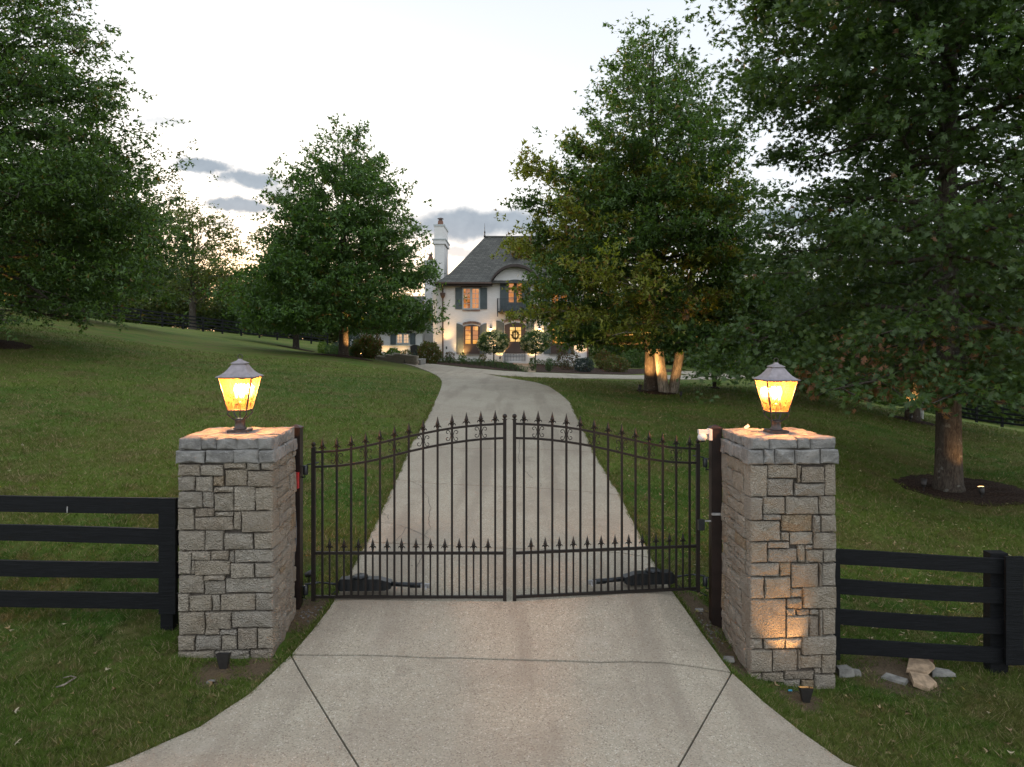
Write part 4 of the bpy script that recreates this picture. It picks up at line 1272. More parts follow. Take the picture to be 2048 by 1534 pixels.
RRc = [(286,518,356,648),(359,516,475,571),(477,520,492,592),(495,526,590,592),(592,518,636,646),(355,576,462,646),(466,595,590,646),(286,651,336,744),(338,650,428,720),(430,650,566,720),(569,650,636,725),
       (338,723,411,744),(414,723,540,792),(543,728,574,796),(577,728,636,796),(286,747,408,831),(411,795,445,830),(447,795,542,846),(545,799,636,864),(286,834,356,918),(358,834,445,859),(358,862,476,917),(479,849,511,920),(514,849,542,866),(514,869,586,922),(588,867,636,922),
       (286,922,406,976),(408,920,453,976),(455,924,564,1022),(567,926,578,1018),(580,926,636,1018),(286,979,341,1065),(343,979,449,1065),(452,1026,498,1065),(500,1021,636,1109),
       (286,1068,431,1228),(434,1068,497,1107),(434,1110,472,1136),(475,1112,528,1136),(530,1112,564,1136),(434,1139,523,1226),(526,1139,564,1226),(567,1112,580,1224),(582,1112,636,1220),
       (286,1231,337,1272),(340,1229,427,1272),(429,1229,494,1270),(496,1224,636,1299),(286,1275,376,1369),(378,1275,478,1364),(480,1275,490,1356),(492,1302,577,1354),(579,1302,636,1378),
       (286,1372,333,1411),(336,1372,424,1411),(427,1366,546,1398),(549,1357,577,1380),(549,1383,636,1446),(286,1414,417,1446),(420,1401,490,1446),(493,1401,546,1446)]


def pillar(label, P0, wid, dep, zt, zm, zl, zb, rects, xr, ytop, ybot, seed, side_seen):
    rr = random.Random(seed)
    th = R(2.6)
    U = Vector((math.cos(th), math.sin(th), 0)); D = Vector((-math.sin(th), math.cos(th), 0)); Z = Vector((0, 0, 1))
    O = Vector((P0[0], P0[1], 0))
    T = thing('stone_pillar', (O + U * wid / 2 + D * dep / 2 + Z * zb)[:], label, 'stone pillar', 'stone pillars either side of the gate')
    ax = (O, U, D, Z)
    MB().box((.035, .035, zb - .15), (wid - .035, dep - .035, zt - .02), ax).build('core', M['mortar'], T)
    faces = {'front': (O, U, -D, wid), 'right': (O + U * wid, D, U, dep), 'back': (O + U * wid + D * dep, -U, D, wid), 'left': (O + D * dep, -D, -U, dep)}
    def add(face, u0, v0, u1, v1, depth, proud, name='stone', mat='stone', **kw):
        o_, u_, n_, w_ = face
        vs, fs = stone_mesh(o_, u_, Z, n_, u0, v0, u1, v1, depth, proud, rr, **kw)
        raw_mesh(name, [tuple(v) for v in vs], fs, M[mat], False, T)
    g = .003
    fr = faces['front']; hh = zl - zb
    cornL, cornR = [], []
    for (x0, y0, x1, y1) in rects:
        u0 = (x0 - xr[0]) / (xr[1] - xr[0]) * wid; u1 = (x1 - xr[0]) / (xr[1] - xr[0]) * wid
        v1 = zl - (y0 - ytop) / (ybot - ytop) * hh; v0 = zl - (y1 - ytop) / (ybot - ytop) * hh
        v1 = min(v1, zl)
        d_ = .06
        if u0 < .02: d_ = rr.uniform(.08, .24); cornL.append((v0, v1, d_)); u0 = 0
        if u1 > wid - .02: d_ = rr.uniform(.08, .24); cornR.append((v0, v1, d_)); u1 = wid
        add(fr, u0 + g * (u0 > .01), v0 + g, u1 - g * (u1 < wid - .01), v1 - g, d_, rr.uniform(.0, .014))
    for side, corn in (('right', cornR), ('left', cornL)):
        fc = faces[side]; w_ = fc[3]
        corn.sort()
        vprev = zb
        for k, (v0, v1, d_) in enumerate(corn):
            va = vprev; vb = v1 if k == len(corn) - 1 else (v1 + corn[k + 1][0]) / 2
            vprev = vb
            h_ = vb - va
            if h_ < .02: continue
            a0 = d_ + .004; a1 = w_ - .08 if rr.random() < .5 else w_ - .16
            for (p0, q0, p1, q1) in ashlar(a1 - a0, h_, rr, .045, max(.09, min(.2, h_ * 1.01))):
                u0, u1 = a0 + p0, a0 + p1
                if side == 'left': u0, u1 = w_ - u1, w_ - u0
                add(fc, u0 + g, va + q0 + g, u1 - g, va + q1 - g, .06, rr.uniform(0, .015))
            # corner stone of the back face
            u0, u1 = a1, w_
            if side == 'left': u0, u1 = 0, w_ - a1
            add(fc, u0 + g, va + g, u1, vb - g, .12, rr.uniform(0, .012))
    bk = faces['back']
    for (p0, q0, p1, q1) in ashlar(wid - .24, hh, rr):
        add(bk, .12 + p0 + g, zb + q0 + g, .12 + p1 - g, zb + q1 - g, .06, rr.uniform(0, .014))
    # two cap courses
    for key, fc in faces.items():
        for (va, vb, ov) in ((zl, zm, .022), (zm, zt, .002)):
            x = -ov; end = fc[3] + ov
            if key in ('right', 'left'): x, end = .09, fc[3] - .09
            first = True
            while x < end - .01:
                w_ = rr.uniform(.09, .25)
                if end - x - w_ < .07: w_ = end - x
                add(fc, x + g * (not first), va + g, x + w_ - g, vb - g * .5, .13, ov + rr.uniform(-.006, .006), 'cap_stone', 'stone_cap', ch=.014, jit=.007, bul=.45)
                x += w_; first = False
    # rough slab on top
    nx = 22; vs = []; fs = []
    for i in range(nx + 1):
        for k in range(nx + 1):
            a, b = i / nx, k / nx
            e = min(a, b, 1 - a, 1 - b)
            zz = zt - .012 + min(1, e * 14) * .014 + .007 * math.sin(a * 17 + seed) * math.sin(b * 13 + 2) + rr.uniform(-.003, .003)
            vs.append(tuple(O + U * (wid * (.006 + .988 * a) + rr.uniform(-.004, .004)) + D * (dep * (.006 + .988 * b) + rr.uniform(-.004, .004)) + Z * zz))
    for i in range(nx):
        for k in range(nx):
            q = i * (nx + 1) + k; fs.append((q, q + nx + 1, q + nx + 2, q + 1))
    raw_mesh('top_slab', vs, fs, M['stone_cap'], False, T)
    return T, O, U, D


PL, OL, UL, DL = pillar('left grey limestone gate pillar with a lit lantern, black board fence on its left', (-2.742, 5.96), .765, .72, 1.794, 1.692, 1.584, -.05, LR, (60, 474), 541, 1404, 5, 'right')
PR, OR_, UR, DR = pillar('right grey limestone gate pillar with a warm pool of light low on its front', (2.045, 6.22), .748, .72, 1.753, 1.656, 1.531, -.42, RRc, (286, 636), 515, 1446, 9, 'left')


# ------------------------------------------------------------------ lanterns
def spiral_arm(c, a, r0, r1, z0, z1):
    """s-curved arm from the neck out to the lantern foot"""
    d = Vector((math.cos(a), math.sin(a), 0)); pts = []
    for t in np.linspace(0, 1, 12):
        if t < .55:
            q = t / .55; r = r0 + (r1 * 1.12 - r0) * q; z = z0 + (z1 - z0) * .62 * (q ** 1.3)
        else:
            q = (t - .55) / .45; an = q * math.pi * .9
            r = r1 * 1.12 + .012 * math.sin(an) - .014 * (q ** 2) * 2; z = z0 + (z1 - z0) * (.62 + .38 * q)
        pts.append(Vector(c) + d * r + Vector((0, 0, z)))
    return pts


def lantern(c, label, th, sc_=1.0):
    T = thing('post_lantern', tuple(c), label, 'lantern', 'lanterns on the gate pillars')
    b = MB(); b.lathe(c, [(.083, 0), (.085, .012), (.085, .030), (.07, .036)], 4, th, True); b.build('base', M['lantern'], T)
    b = MB(); b.lathe(c, [(.062, .036), (.050, .048), (.044, .055), (.042, .10), (.046, .11), (.046, .118), (.030, .125)], 14); b.build('stem', M['lantern'], T, True)
    MB().tube([Vector(c) + Vector((0, 0, .12)), Vector(c) + Vector((0, 0, .205))], .006, 8).build('stem', M['lantern'], T)
    for k in range(4):
        MB().tube(spiral_arm(c, th + math.pi / 4 + k * math.pi / 2, .035, .098, .112, .198), .0065, 7).build('arm', M['lantern'], T, True)
    zb, zt = .20, .485; rb, rt = .080, .140
    cs, sn = math.cos(th), math.sin(th)
    def P(u, v, z): return Vector(c) + Vector((u * cs - v * sn, u * sn + v * cs, z))
    f = MB()
    co = [(-1, -1), (1, -1), (1, 1), (-1, 1)]
    for u, v in co: f.tube([P(u * rb, v * rb, zb), P(u * rt, v * rt, zt)], .007, 4)
    for (r_, z_, t_) in ((rb, zb, .008), (rt, zt, .007)):
        for k in range(4):
            a_, b_ = co[k], co[(k + 1) % 4]; f.tube([P(a_[0] * r_, a_[1] * r_, z_), P(b_[0] * r_, b_[1] * r_, z_)], t_, 4)
    f.build('frame', M['lantern'], T)
    MB().lathe(c, [(rb - .004, zb - .006), (rb - .004, zb)], 4, th, True).build('tray', M['lantern'], T)
    for k in range(4):
        a_, b_ = co[k], co[(k + 1) % 4]
        q = MB(); i_ = .985
        q.add([P(a_[0] * rb * i_, a_[1] * rb * i_, zb + .006), P(b_[0] * rb * i_, b_[1] * rb * i_, zb + .006), P(b_[0] * rt * i_, b_[1] * rt * i_, zt - .006), P(a_[0] * rt * i_, a_[1] * rt * i_, zt - .006)], [(0, 1, 2, 3)])
        q.build('glass_pane', M['amber'], T)
    b = MB(); prof = [(.158, zt + .004), (.158, zt + .010), (.128, zt + .026), (.102, zt + .047), (.080, zt + .075), (.064, zt + .100), (.056, zt + .112)]
    b.lathe(c, prof, 4, th, True); b.build('roof', M['lantern_roof'], T)
    b = MB(); b.lathe(c, [(.050, zt + .112), (.050, zt + .120), (.062, zt + .121), (.060, zt + .126), (.020, zt + .148), (.014, zt + .160)], 4, th, True); b.build('vent_cap', M['lantern_roof'], T)
    ring_ = [Vector(c) + Vector((.021 * math.cos(t), 0, zt + .18 + .021 * math.sin(t))) for t in np.linspace(0, 2 * math.pi, 17)]
    MB().tube(ring_, .0032, 6, cap=False, ref=Vector((0, 1, 0))).build('ring', M['lantern'], T, True)
    hub = MB(); hub.lathe(c, [(.006, zb), (.006, zb + .05), (.020, zb + .056), (.022, zb + .066), (.008, zb + .075)], 10)
    for k in range(4):
        a_ = th + k * math.pi / 2; d = Vector((math.cos(a_), math.sin(a_), 0))
        hub.tube([Vector(c) + Vector((0, 0, zb + .06)), Vector(c) + d * .03 + Vector((0, 0, zb + .052)), Vector(c) + d * .036 + Vector((0, 0, zb + .075))], .004, 5)
    hub.build('candle_holder', M['lantern'], T, True)
    for k in range(4):
        a_ = th + k * math.pi / 2; q = Vector(c) + Vector((math.cos(a_), math.sin(a_), 0)) * .036
        cd = MB().lathe(q, [(.010, zb + .075), (.010, zb + .145)], 8).build('candle', M['white'], T, True)
        MB().lathe(q, [(.006, zb + .145), (.016, zb + .165), (.017, zb + .185), (.009, zb + .210), (.002, zb + .228)], 8).build('bulb', M['bulb'], cd, True)
    l = bpy.data.lights.new('lantern_light', 'POINT'); l.energy = 84; l.color = (1.0, .46, .17); l.shadow_soft_size = .04
    lo = bpy.data.objects.new('lantern_light', l); COL.objects.link(lo); lo.parent = T; lo.location = (0, 0, zb + .215)
    return T


cL = OL + UL * .382 + DL * .36; cL.z = 1.794 - .006
cR = OR_ + UR * .374 + DR * .36; cR.z = 1.753 - .006
lantern(cL, 'lit amber glass lantern on top of the left stone pillar', R(2.6))
lantern(cR, 'lit amber glass lantern on top of the right stone pillar', R(2.6))

# ------------------------------------------------------------------ gate
def px_leaf_top(t, L):
    """upper arch of a leaf: t metres from the hinge -> height"""
    xs = [0, .115, .26, .40, .54, .675, .81, .95, 1.09, 1.225, 1.36, 1.50, 1.64, L]
    zs = [904.5, 903.5, 901, 896.4, 890, 883.5, 876.7, 870.6, 864.6, 859, 854.8, 851.5, 849.3, 847.4]
    return CZ - (np.interp(t, xs, zs) - HY) * .004724


def px_leaf_low(t, L):
    xs = [0, .115, .26, .40, .54, .675, .81, .95, 1.09, 1.225, 1.36, 1.50, 1.64, L]
    zs = [933.6, 933, 931, 927, 922, 915, 907.6, 900.5, 894, 888.4, 884, 880, 877.5, 876]
    return CZ - (np.interp(t, xs, zs) - HY) * .004724


def curl(cx, cz, r0, sgnx, sgnz):
    """one end of a scroll: a small inward spiral"""
    pts = []
    for t in np.linspace(0, 1, 13):
        a = t * 2 * math.pi * 1.05; r = r0 * (1 - .62 * t)
        pts.append((cx + sgnx * (r * math.cos(a)), cz + sgnz * (r * math.sin(a))))
    return pts


def gate_leaf(H0, H1, label):
    L = (Vector(H1) - Vector(H0)).length
    U = (Vector(H1) - Vector(H0)).normalized(); Zv = Vector((0, 0, 1)); Nn = U.cross(Zv) * -1
    if Nn.y > 0: Nn = -Nn
    O = Vector(H0)
    T = thing('gate_leaf', tuple(O), label, 'gate', 'leaves of the driveway gate')
    zb, zmid = .170, .584
    def B(u, z, n_=0.0): return O + U * u + Zv * z + Nn * n_
    mt = M['gate']
    for u, top, wd in ((0, 1.575, .021), (L, 1.842, .019)):
        MB().tube([B(u, .135), B(u, top)], wd * 1.2, 4).build('gate_post', mt, T)
        b = MB(); b.lathe(B(u, top), [(.024, 0), (.026, .006), (.012, .012), (.008, .018)] + [(.022 * math.sin(a), .036 - .022 * math.cos(a)) for a in np.linspace(.4, 3.0, 7)], 10); b.build('ball_cap', mt, T, True)
    for z in (zb, zmid): MB().box((0.012, -.0125, z - .0125), (L - .012, .0125, z + .0125), (O, U, Nn, Zv)).build('rail', mt, T)
    for fn in (px_leaf_top, px_leaf_low):
        MB().tube([B(u, fn(u, L)) for u in np.linspace(.01, L - .01, 22)], .0145, 4, ref=Zv).build('rail', mt, T, label='curved rail')
    # shared finial mesh
    f = MB()
    z0 = Vector((0, 0, 0))
    f.lathe(z0, [(.008, 0), (.013, .006), (.013, .014), (.008, .020), (.009, .040), (.021, .052), (.016, .066), (.007, .100), (.0012, .128)], 6)
    for s_ in (-1, 1):
        f.tube([(s_ * .006, 0, .020), (s_ * .018, 0, .040), (s_ * .029, 0, .034), (s_ * .035, 0, .018)], [.006, .008, .006, .0015], 5, ref=Vector((0, 1, 0)))
    fm = None
    sp = L / 13.3
    for i in range(13):
        u = .0 + sp * (i + .6) + .0
        u = .182 * 0 + (165 - 100 + i * 105.2) / 3.652 * .004724 * 1.0 * (L / 1.807)
        top = px_leaf_top(u, L)
        p = MB().box((u - .0095, -.0095, zb), (u + .0095, .0095, top + .010), (O, U, Nn, Zv)).build('picket', mt, T)
        if fm is None:
            fm = raw_mesh('finial', f.v, f.f, mt, True, p, local=True)
            fm.location = B(u, top + .006) - O; base_f = fm
        else:
            c = base_f.copy(); COL.objects.link(c); c.parent = p; c.location = B(u, top + .006) - O
        fm_r = math.atan2(U.y, U.x)
        (fm if i == 0 else c).rotation_euler = (0, 0, fm_r)
        if i % 2 == 1:
            s = MB(); zc = (px_leaf_top(u, L) + px_leaf_low(u, L)) / 2
            for sx in (-1, 1):
                for sz in (-1, 1):
                    r0 = .025
                    pts = [(u + sx * .010, zc)]
                    pts += [(u + sx * .014, zc + sz * .016), (u + sx * .022, zc + sz * .038)]
                    pts += [(u + sx * .040 + sx * -a * 1.0, zc + sz * .030 + sz * b) for a, b in [(math.cos(t) * .021 * (1 - .05 * k), math.sin(t) * .021 * (1 - .05 * k)) for k, t in enumerate(np.linspace(.5, 5.2, 12))]]
                    s.tube([B(a, b) for a, b in pts], .0036, 5, ref=Nn)
            s.build('scroll', mt, T, True)
        if i < 12:
            u2 = u + 52.6 / 3.652 * .004724 * (L / 1.807)
            p2 = MB().box((u2 - .0075, -.0075, zb), (u2 + .0075, .0075, zmid + .035), (O, U, Nn, Zv)).build('picket', mt, T)
            c = base_f.copy(); COL.objects.link(c); c.parent = p2; c.location = B(u2, zmid + .028) - O; c.scale = (.9, .9, .9); c.rotation_euler = (0, 0, fm_r)
    return T, B, L


GL, BL_, LL = gate_leaf((-1.8755, 6.85, 0), (-.0685, 6.85, 0), 'left leaf of the black iron driveway gate, beside the red box')
GR, BR_, LR2 = gate_leaf((1.820, 7.10, -.005), (.0236, 6.85, 0), 'right leaf of the black iron driveway gate, beside the white camera')
for T, B, s_ in ((GL, BL_, 1), (GR, BR_, 1)):
    for z in (1.37 if T is GL else 1.40, .235):
        h_ = MB()
        h_.tube([B(-.13, z + .035), B(-.085, z + .035), B(-.080, z + .01)], .007, 6)
        h_.tube([B(.05, z + .07), B(-.03, z + .055), B(-.06, z + .05), B(-.062, z + .02)], .007, 6)
        h_.tube([B(-.16, z - .07), B(-.085, z - .07), B(-.085, z - .03)], .008, 6)
        h_.tube([B(-.13, z + .035), B(-.16, z + .035)], .007, 6)
        h_.lathe(B(-.075, z - .045), [(.022, 0), (.024, .01), (.024, .08), (.018, .088)], 8)
        h_.build('hinge', M['blackplastic'], T, True)
# swing arm openers behind the leaves
for (T, B, L, lab) in ((GL, BL_, LL, 'black swing arm opener behind the foot of the left gate leaf'), (GR, BR_, LR2, 'black swing arm opener behind the foot of the right gate leaf')):
    O = thing('gate_opener', tuple(B(.2, .2, -.12)), lab, 'gate opener', 'openers behind the gate leaves')
    n_ = -.11
    def q(u, z, d=0): return B(u, z, n_ + d)
    poly = [(.21, .215), (.19, .26), (.235, .315), (.60, .315), (.72, .282), (.72, .225), (.66, .205), (.24, .200)]
    A = (B(0, 0, n_ - .05), (B(1, 0) - B(0, 0)), Vector((0, 0, 1)), (B(0, 0, 1) - B(0, 0)))
    MB().prism(poly, A, 0, .10).build('motor_housing', M['blackplastic'], O)
    b = MB(); b.lathe(q(.42, .315), [(.075, 0), (.075, .02), (.05, .03)], 10); b.build('release_cover', M['blackplastic'], O, True)
    MB().tube([q(.72, .255), q(.98, .245)], .022, 8).build('ram_tube', M['blackplastic'], O, True)
    MB().tube([q(.98, .245), q(1.0, .245)], .014, 8).build('ram_rod', M['gate_pale'], O, True)
    b = MB(); b.tube([q(.90, .243), q(1.03, .243)], .026, 8); b.build('ram_tube', M['blackplastic'], O, True)
    b = MB(); b.box((1.0, .225, 0), (1.085, .262, .03), (B(0, 0, n_), A[1], A[2], A[3])); b.build('bracket', M['gate_pale'], O)
    b = MB(); b.tube([q(1.05, .243), B(1.06, .243, 0)], .009, 6); b.build('bolt', M['gate_pale'], O)
    MB().tube([q(.20, .25), q(.1, .262), q(.0, .27), q(-.12, .25)], [.014, .009, .008, .008], 6).build('mounting_arm', M['blackplastic'], O, True)
    MB().tube([q(.24, .235), q(.12, .13), q(-.05, .10), q(-.14, .05)], .006, 5).build('cable', M['blackplastic'], O, True)

# gate posts behind the pillars
def sq_post(x, y, zb, zt, w_, label, name='gate_post_square'):
    T = thing('steel_post', (x, y, zb), label, 'post')
    MB().box((x - w_, y - w_, zb - .2), (x + w_, y + w_, zt)).build('shaft', M['post'], T)
    b = MB(); b.lathe((x, y, zt), [(w_ + .006, 0), (w_ + .006, .012), (.008, .036)], 4, 0, True); b.build('cap', M['post'], T)
    return T


PXL, PXR = -2.035, 1.958
sq_post(PXL, 6.83, .08, 1.765, .052, 'dark steel gate post behind the left pillar, red box on it')
sq_post(PXR, 6.98, -.17, 1.745, .050, 'dark steel gate post behind the right pillar, white camera on it')
# red fire box
T = thing('fire_box', (-2.02, 6.75, 1.25), 'small red box with white lettering on the left steel post', 'box')
MB().box((-2.085, 6.725, 1.215), (-1.987, 6.776, 1.362)).build('case', M['red'], T)


def text(body, loc, size, mat, parent, name='lettering', align='CENTER', rot=(R(90), 0, 0)):
    cu = bpy.data.curves.new(name, 'FONT'); cu.body = body; cu.size = size; cu.extrude = .0006; cu.align_x = align; cu.align_y = 'CENTER'; cu.space_character = 1.05
    tmp = bpy.data.objects.new('tmp', cu); COL.objects.link(tmp)
    dg = bpy.context.evaluated_depsgraph_get(); me = bpy.data.meshes.new_from_object(tmp.evaluated_get(dg))
    bpy.data.objects.remove(tmp)
    me.name = name; me.materials.clear(); me.materials.append(mat)
    o_ = bpy.data.objects.new(name, me); COL.objects.link(o_); o_.parent = parent
    o_.location = Vector(loc) - root_of(parent).location; o_.rotation_euler = rot
    return o_


text('FIRE', (-2.036, 6.7235, 1.262), .030, M['lettering'], T)
text('USER', (-2.036, 6.7235, 1.236), .030, M['lettering'], T)
MB().lathe((-2.04, 6.722, 1.32), [(.016, 0), (.016, .004)], 12).build('key_switch', M['gate_pale'], T)
T = thing('conduit_tube', (-2.02, 6.74, .5), 'grey plastic conduit hanging down the left steel post from the red box', 'pipe')
MB().tube([(-2.035, 6.755, 1.215), (-2.035, 6.755, 1.12), (-2.022, 6.745, 1.0), (-2.012, 6.74, .85), (-2.012, 6.74, .7), (-2.03, 6.745, .60), (-2.06, 6.75, .52)], .011, 8).build('pipe', M['conduit'], T, True)
# camera on the right post
T = thing('security_camera', (1.87, 6.93, 1.68), 'white dome security camera on the right steel post', 'camera')
c0 = Vector((PXR - .052, 6.95, 0))
MB().box((PXR - .080, 6.90, 1.640), (PXR - .050, 6.99, 1.745)).build('wall_plate', M['white'], T)
MB().box((PXR - .175, 6.905, 1.700), (PXR - .080, 6.965, 1.738)).build('arm', M['white'], T)
b = MB(); cc = Vector((PXR - .140, 6.925, 1.665))
b.lathe(cc, [(.004, .038), (.030, .036), (.042, .022), (.046, .002), (.042, -.016), (.034, -.026)], 16); b.build('housing', M['white'], T, True)
b = MB(); b.lathe(cc, [(.031, -.024), (.029, -.034), (.018, -.042), (.004, -.044)], 14); b.build('lens', M['blackplastic'], T, True)
# photo eye on a bracket
T = thing('photo_sensor', (PXR - .08, 6.98, .82), 'little black sensor box on a bracket of the right steel post', 'sensor')
MB().box((PXR - .175, 6.93, .775), (PXR - .115, 6.97, .875)).build('case', M['blackplastic'], T)
MB().box((PXR - .115, 6.945, .855), (PXR - .048, 6.955, .868)).build('bracket', M['gate_pale'], T)
T = thing('post_clamp', (PXR, 6.92, .94), 'pale metal clamp across the front of the right steel post', 'bracket')
MB().box((PXR - .052, 6.905, .925), (PXR + .03, 6.928, .945)).build('bar', M['gate_pale'], T)
# card standing on the right cap
T = thing('paper_card', tuple(cR + Vector((-.19, .28, 0))), 'small white card standing at the back of the right pillar top', 'card')
A = (cR + Vector((-.19, .27, 0)), Vector((.8, 0, .6)), Vector((-.6, 0, .8)), Vector((0, -1, 0)))
MB().box((0, 0, 0), (.05, .03, .003), A).build('card', M['paper'], T)


# ------------------------------------------------------------------ board fences
def board(name, a, b, hgt, thick, parent, nrm, sag=0.0, seed=0):
    """a board from a to b (top edge), front towards nrm"""
    rr = random.Random(seed); a, b = Vector(a), Vector(b); vs = []; fs = []; k = 5
    for i in range(k):
        t = i / (k - 1); p = a.lerp(b, t) + Vector((0, 0, sag * math.sin(math.pi * t) + rr.uniform(-.002, .002)))
        for dz, dn in ((0, 0), (-hgt, 0), (-hgt, -thick), (0, -thick)):
            vs.append(p + Vector((0, 0, dz)) + Vector(nrm) * dn)
    for i in range(k - 1):
        for j in range(4): fs.append((i * 4 + j, i * 4 + (j + 1) % 4, i * 4 + 4 + (j + 1) % 4, i * 4 + 4 + j))
    fs.append((3, 2, 1, 0)); q = (k - 1) * 4; fs.append((q, q + 1, q + 2, q + 3))
    return raw_mesh(name, [tuple(v) for v in vs], fs, M['board'], False, parent)


LFe = thing('board_fence', (-3.0, 6.35, .1), 'black four-board fence running left from the left stone pillar', 'fence')
xs = [-3.03, -5.45, -7.9, -10.4]
for i in range(3):
    xa, xb = xs[i + 1], xs[i]
    dz = .055 * 0
    za = max(0, (h1(xa, 6.35) - h1(-3.0, 6.35))) * .5; zb_ = max(0, (h1(xb, 6.35) - h1(-3.0, 6.35))) * .5 if i else 0
    for k, zt in enumerate((1.219, .956, .658, .387)):
        board('board', (xa, 6.315, zt + za), (xb + .13 * (i == 0) + .0, 6.315, zt + zb_ - (.01 if k == 1 else 0)), .138, .03, LFe, (0, -1, 0), .012 if k == 1 else rnd.uniform(-.008, .006), i * 7 + k)
for i, x in enumerate(xs):
    MB().box((x - .05, 6.35, h1(x, 6.4) - .3), (x + .06, 6.45, 1.19 + max(0, h1(x, 6.35) - h1(-3, 6.35)) * .5 * (i > 0))).build('post', M['board'], LFe)
MB().box((-3.05, 6.255, .232), (-2.905, 6.283, 1.232)).build('cover_board', M['board'], LFe)
MB().box((-.0, 0, 0), (.008, .004, .055), (Vector((-3.86, 6.281, 1.10)), Vector((1, 0, 0)), Vector((0, 1, 0)), Vector((.03, 0, 1)))).build('scratch', M['gate_pale'], LFe)

RFe = thing('board_fence', (2.95, 6.65, -.4), 'black four-board fence running right from the right stone pillar', 'fence')
xs = [2.93, 4.58, 6.9, 9.3]
drop = [0, -.10, -.36, -.66]
for i in range(3):
    for k, zt in enumerate((.694, .426, .148, -.120)):
        board('board', (xs[i] + (.0 if i else -.02), 6.60, zt + drop[i]), (xs[i + 1], 6.60 + .02 * i, zt + drop[i + 1]), .136, .03, RFe, (0, -1, 0), rnd.uniform(-.01, .006), 40 + i * 7 + k)
for i, x in enumerate(xs):
    zt = .694 + drop[i] + (.05 if i else .01)
    MB().box((x - (.20 if i else .09), 6.635, h1(x, 6.7) - .3), (x + (-.04 if i else .04), 6.74, zt)).build('post', M['board'], RFe)
    if i: MB().box((x - .125, 6.535, zt - .98), (x + .035, 6.562, zt)).build('cover_board', M['board'], RFe)
MB().box((2.905, 6.54, -.29), (2.962, 6.565, .705)).build('cover_board', M['board'], RFe)


def far_fence(pts, label, cat='fence', hgt=1.35, nb=4, bh=.14, pw=.075):
    T = thing('board_fence', tuple(pts[0]), label, cat)
    prev = None
    for i, p in enumerate(pts):
        x, y, z = p
        MB().box((x - pw, y - .06, z - .2), (x + pw, y + .06, z + hgt + .05)).build('post', M['board'], T)
        if prev is not None:
            d_ = Vector((x - prev[0], y - prev[1], 0)).normalized(); nrm = Vector((d_.y, -d_.x, 0))
            if nrm.y > 0: nrm = -nrm
            for k in range(nb):
                zo = hgt - k * (hgt - .1) / nb
                board('board', Vector(prev) + nrm * .1 + Vector((0, 0, zo)), Vector(p) + nrm * .1 + Vector((0, 0, zo)), bh, .03, T, nrm, 0, i * 5 + k)
        prev = p
    return T


def line_pts(a, b, n_):
    res = []
    for i in range(n_):
        t = i / (n_ - 1); x = a[0] + (b[0] - a[0]) * t; y = a[1] + (b[1] - a[1]) * t
        res.append((x, y, h1(x, y)))
    return res


# the far left fence follows the crest, down towards the house
pa = W(-60, 0, 58); pb = W(655, 0, 76)
far_fence(line_pts((pa.x, pa.y), (pb.x, pb.y), 18), 'black board fence along the crest of the left lawn')
pa = W(1905, 0, 52); pb = W(2180, 0, 44)
far_fence(line_pts((pa.x, pa.y), (pb.x, pb.y), 6), 'black board fence far off beyond the right lawn', nb=4)


# ------------------------------------------------------------------ house
HZ = 50.0; S = HZ / F
def hx(px, Z=HZ): return (px - 1024) / F * Z
def hz(py, Z=HZ): return CZ - (py - HY) / F * Z


HO = (hx(1030.5), HZ, .6)
house = thing('house', HO, 'white painted brick two-storey house with steep dark hipped roof and lit windows', 'house')
xl, xr_ = hx(884), hx(1177); yb_ = HZ + 12
ze = hz(571)
hc = hx(1030.5)


def arch_pts(x0, x1, zs, zc, n_=13):
    """segmental arch from (x0,zs) over crown zc to (x1,zs)"""
    w_ = (x1 - x0) / 2; h_ = zc - zs; rad_ = (w_ * w_ + h_ * h_) / (2 * h_); cx = (x0 + x1) / 2; cz_ = zc - rad_
    a0 = math.asin(min(1, w_ / rad_))
    return [(cx + rad_ * math.sin(a), cz_ + rad_ * math.cos(a)) for a in np.linspace(-a0, a0, n_)]


A0 = XZ(0)
# body with the central wall rising into the eyebrow gable
ctr = arch_pts(hx(985), hx(1076), hz(566), hz(534))
poly = [(xl, -.6), (xl, ze)] + [(hx(985), ze)] + ctr + [(hx(1076), ze), (xr_, ze), (xr_, -.6)]
b = MB(); b.box((xl, HZ + .3, -.6), (xr_, yb_, ze)); b.prism(poly[::-1], A0, -(HZ + .301), -HZ); b.build('wall', M['wall'], house)
# roof: bell-cast hip
rl, rr2 = hx(969.4, 56), hx(1091.6, 56); zr = hz(474.7, 56)
el_, er = hx(867, 49.4), hx(1194, 49.4); ef, eb = 49.4, yb_ + .6
cyr = (ef + eb) / 2
prof = [(0, 0), (.14, .085), (.30, .215), (.55, .49), (.78, .755), (1, 1)]
vs = []; fs = []
zE = hz(566, 49.4)
for (t, q) in prof:
    zz = zE + (zr - zE) * q
    for (ex, ey, rx, ry) in ((el_, ef, rl, cyr), (er, ef, rr2, cyr), (er, eb, rr2, cyr), (el_, eb, rl, cyr)):
        vs.append((ex + (rx - ex) * t, ey + (ry - ey) * t, zz))
for i in range(len(prof) - 1):
    for k in range(4):
        fs.append((i * 4 + k, i * 4 + (k + 1) % 4, i * 4 + 4 + (k + 1) % 4, i * 4 + 4 + k))
fs.append((3, 2, 1, 0))
roof = raw_mesh('roof', vs, fs, M['shingle'], False, house)
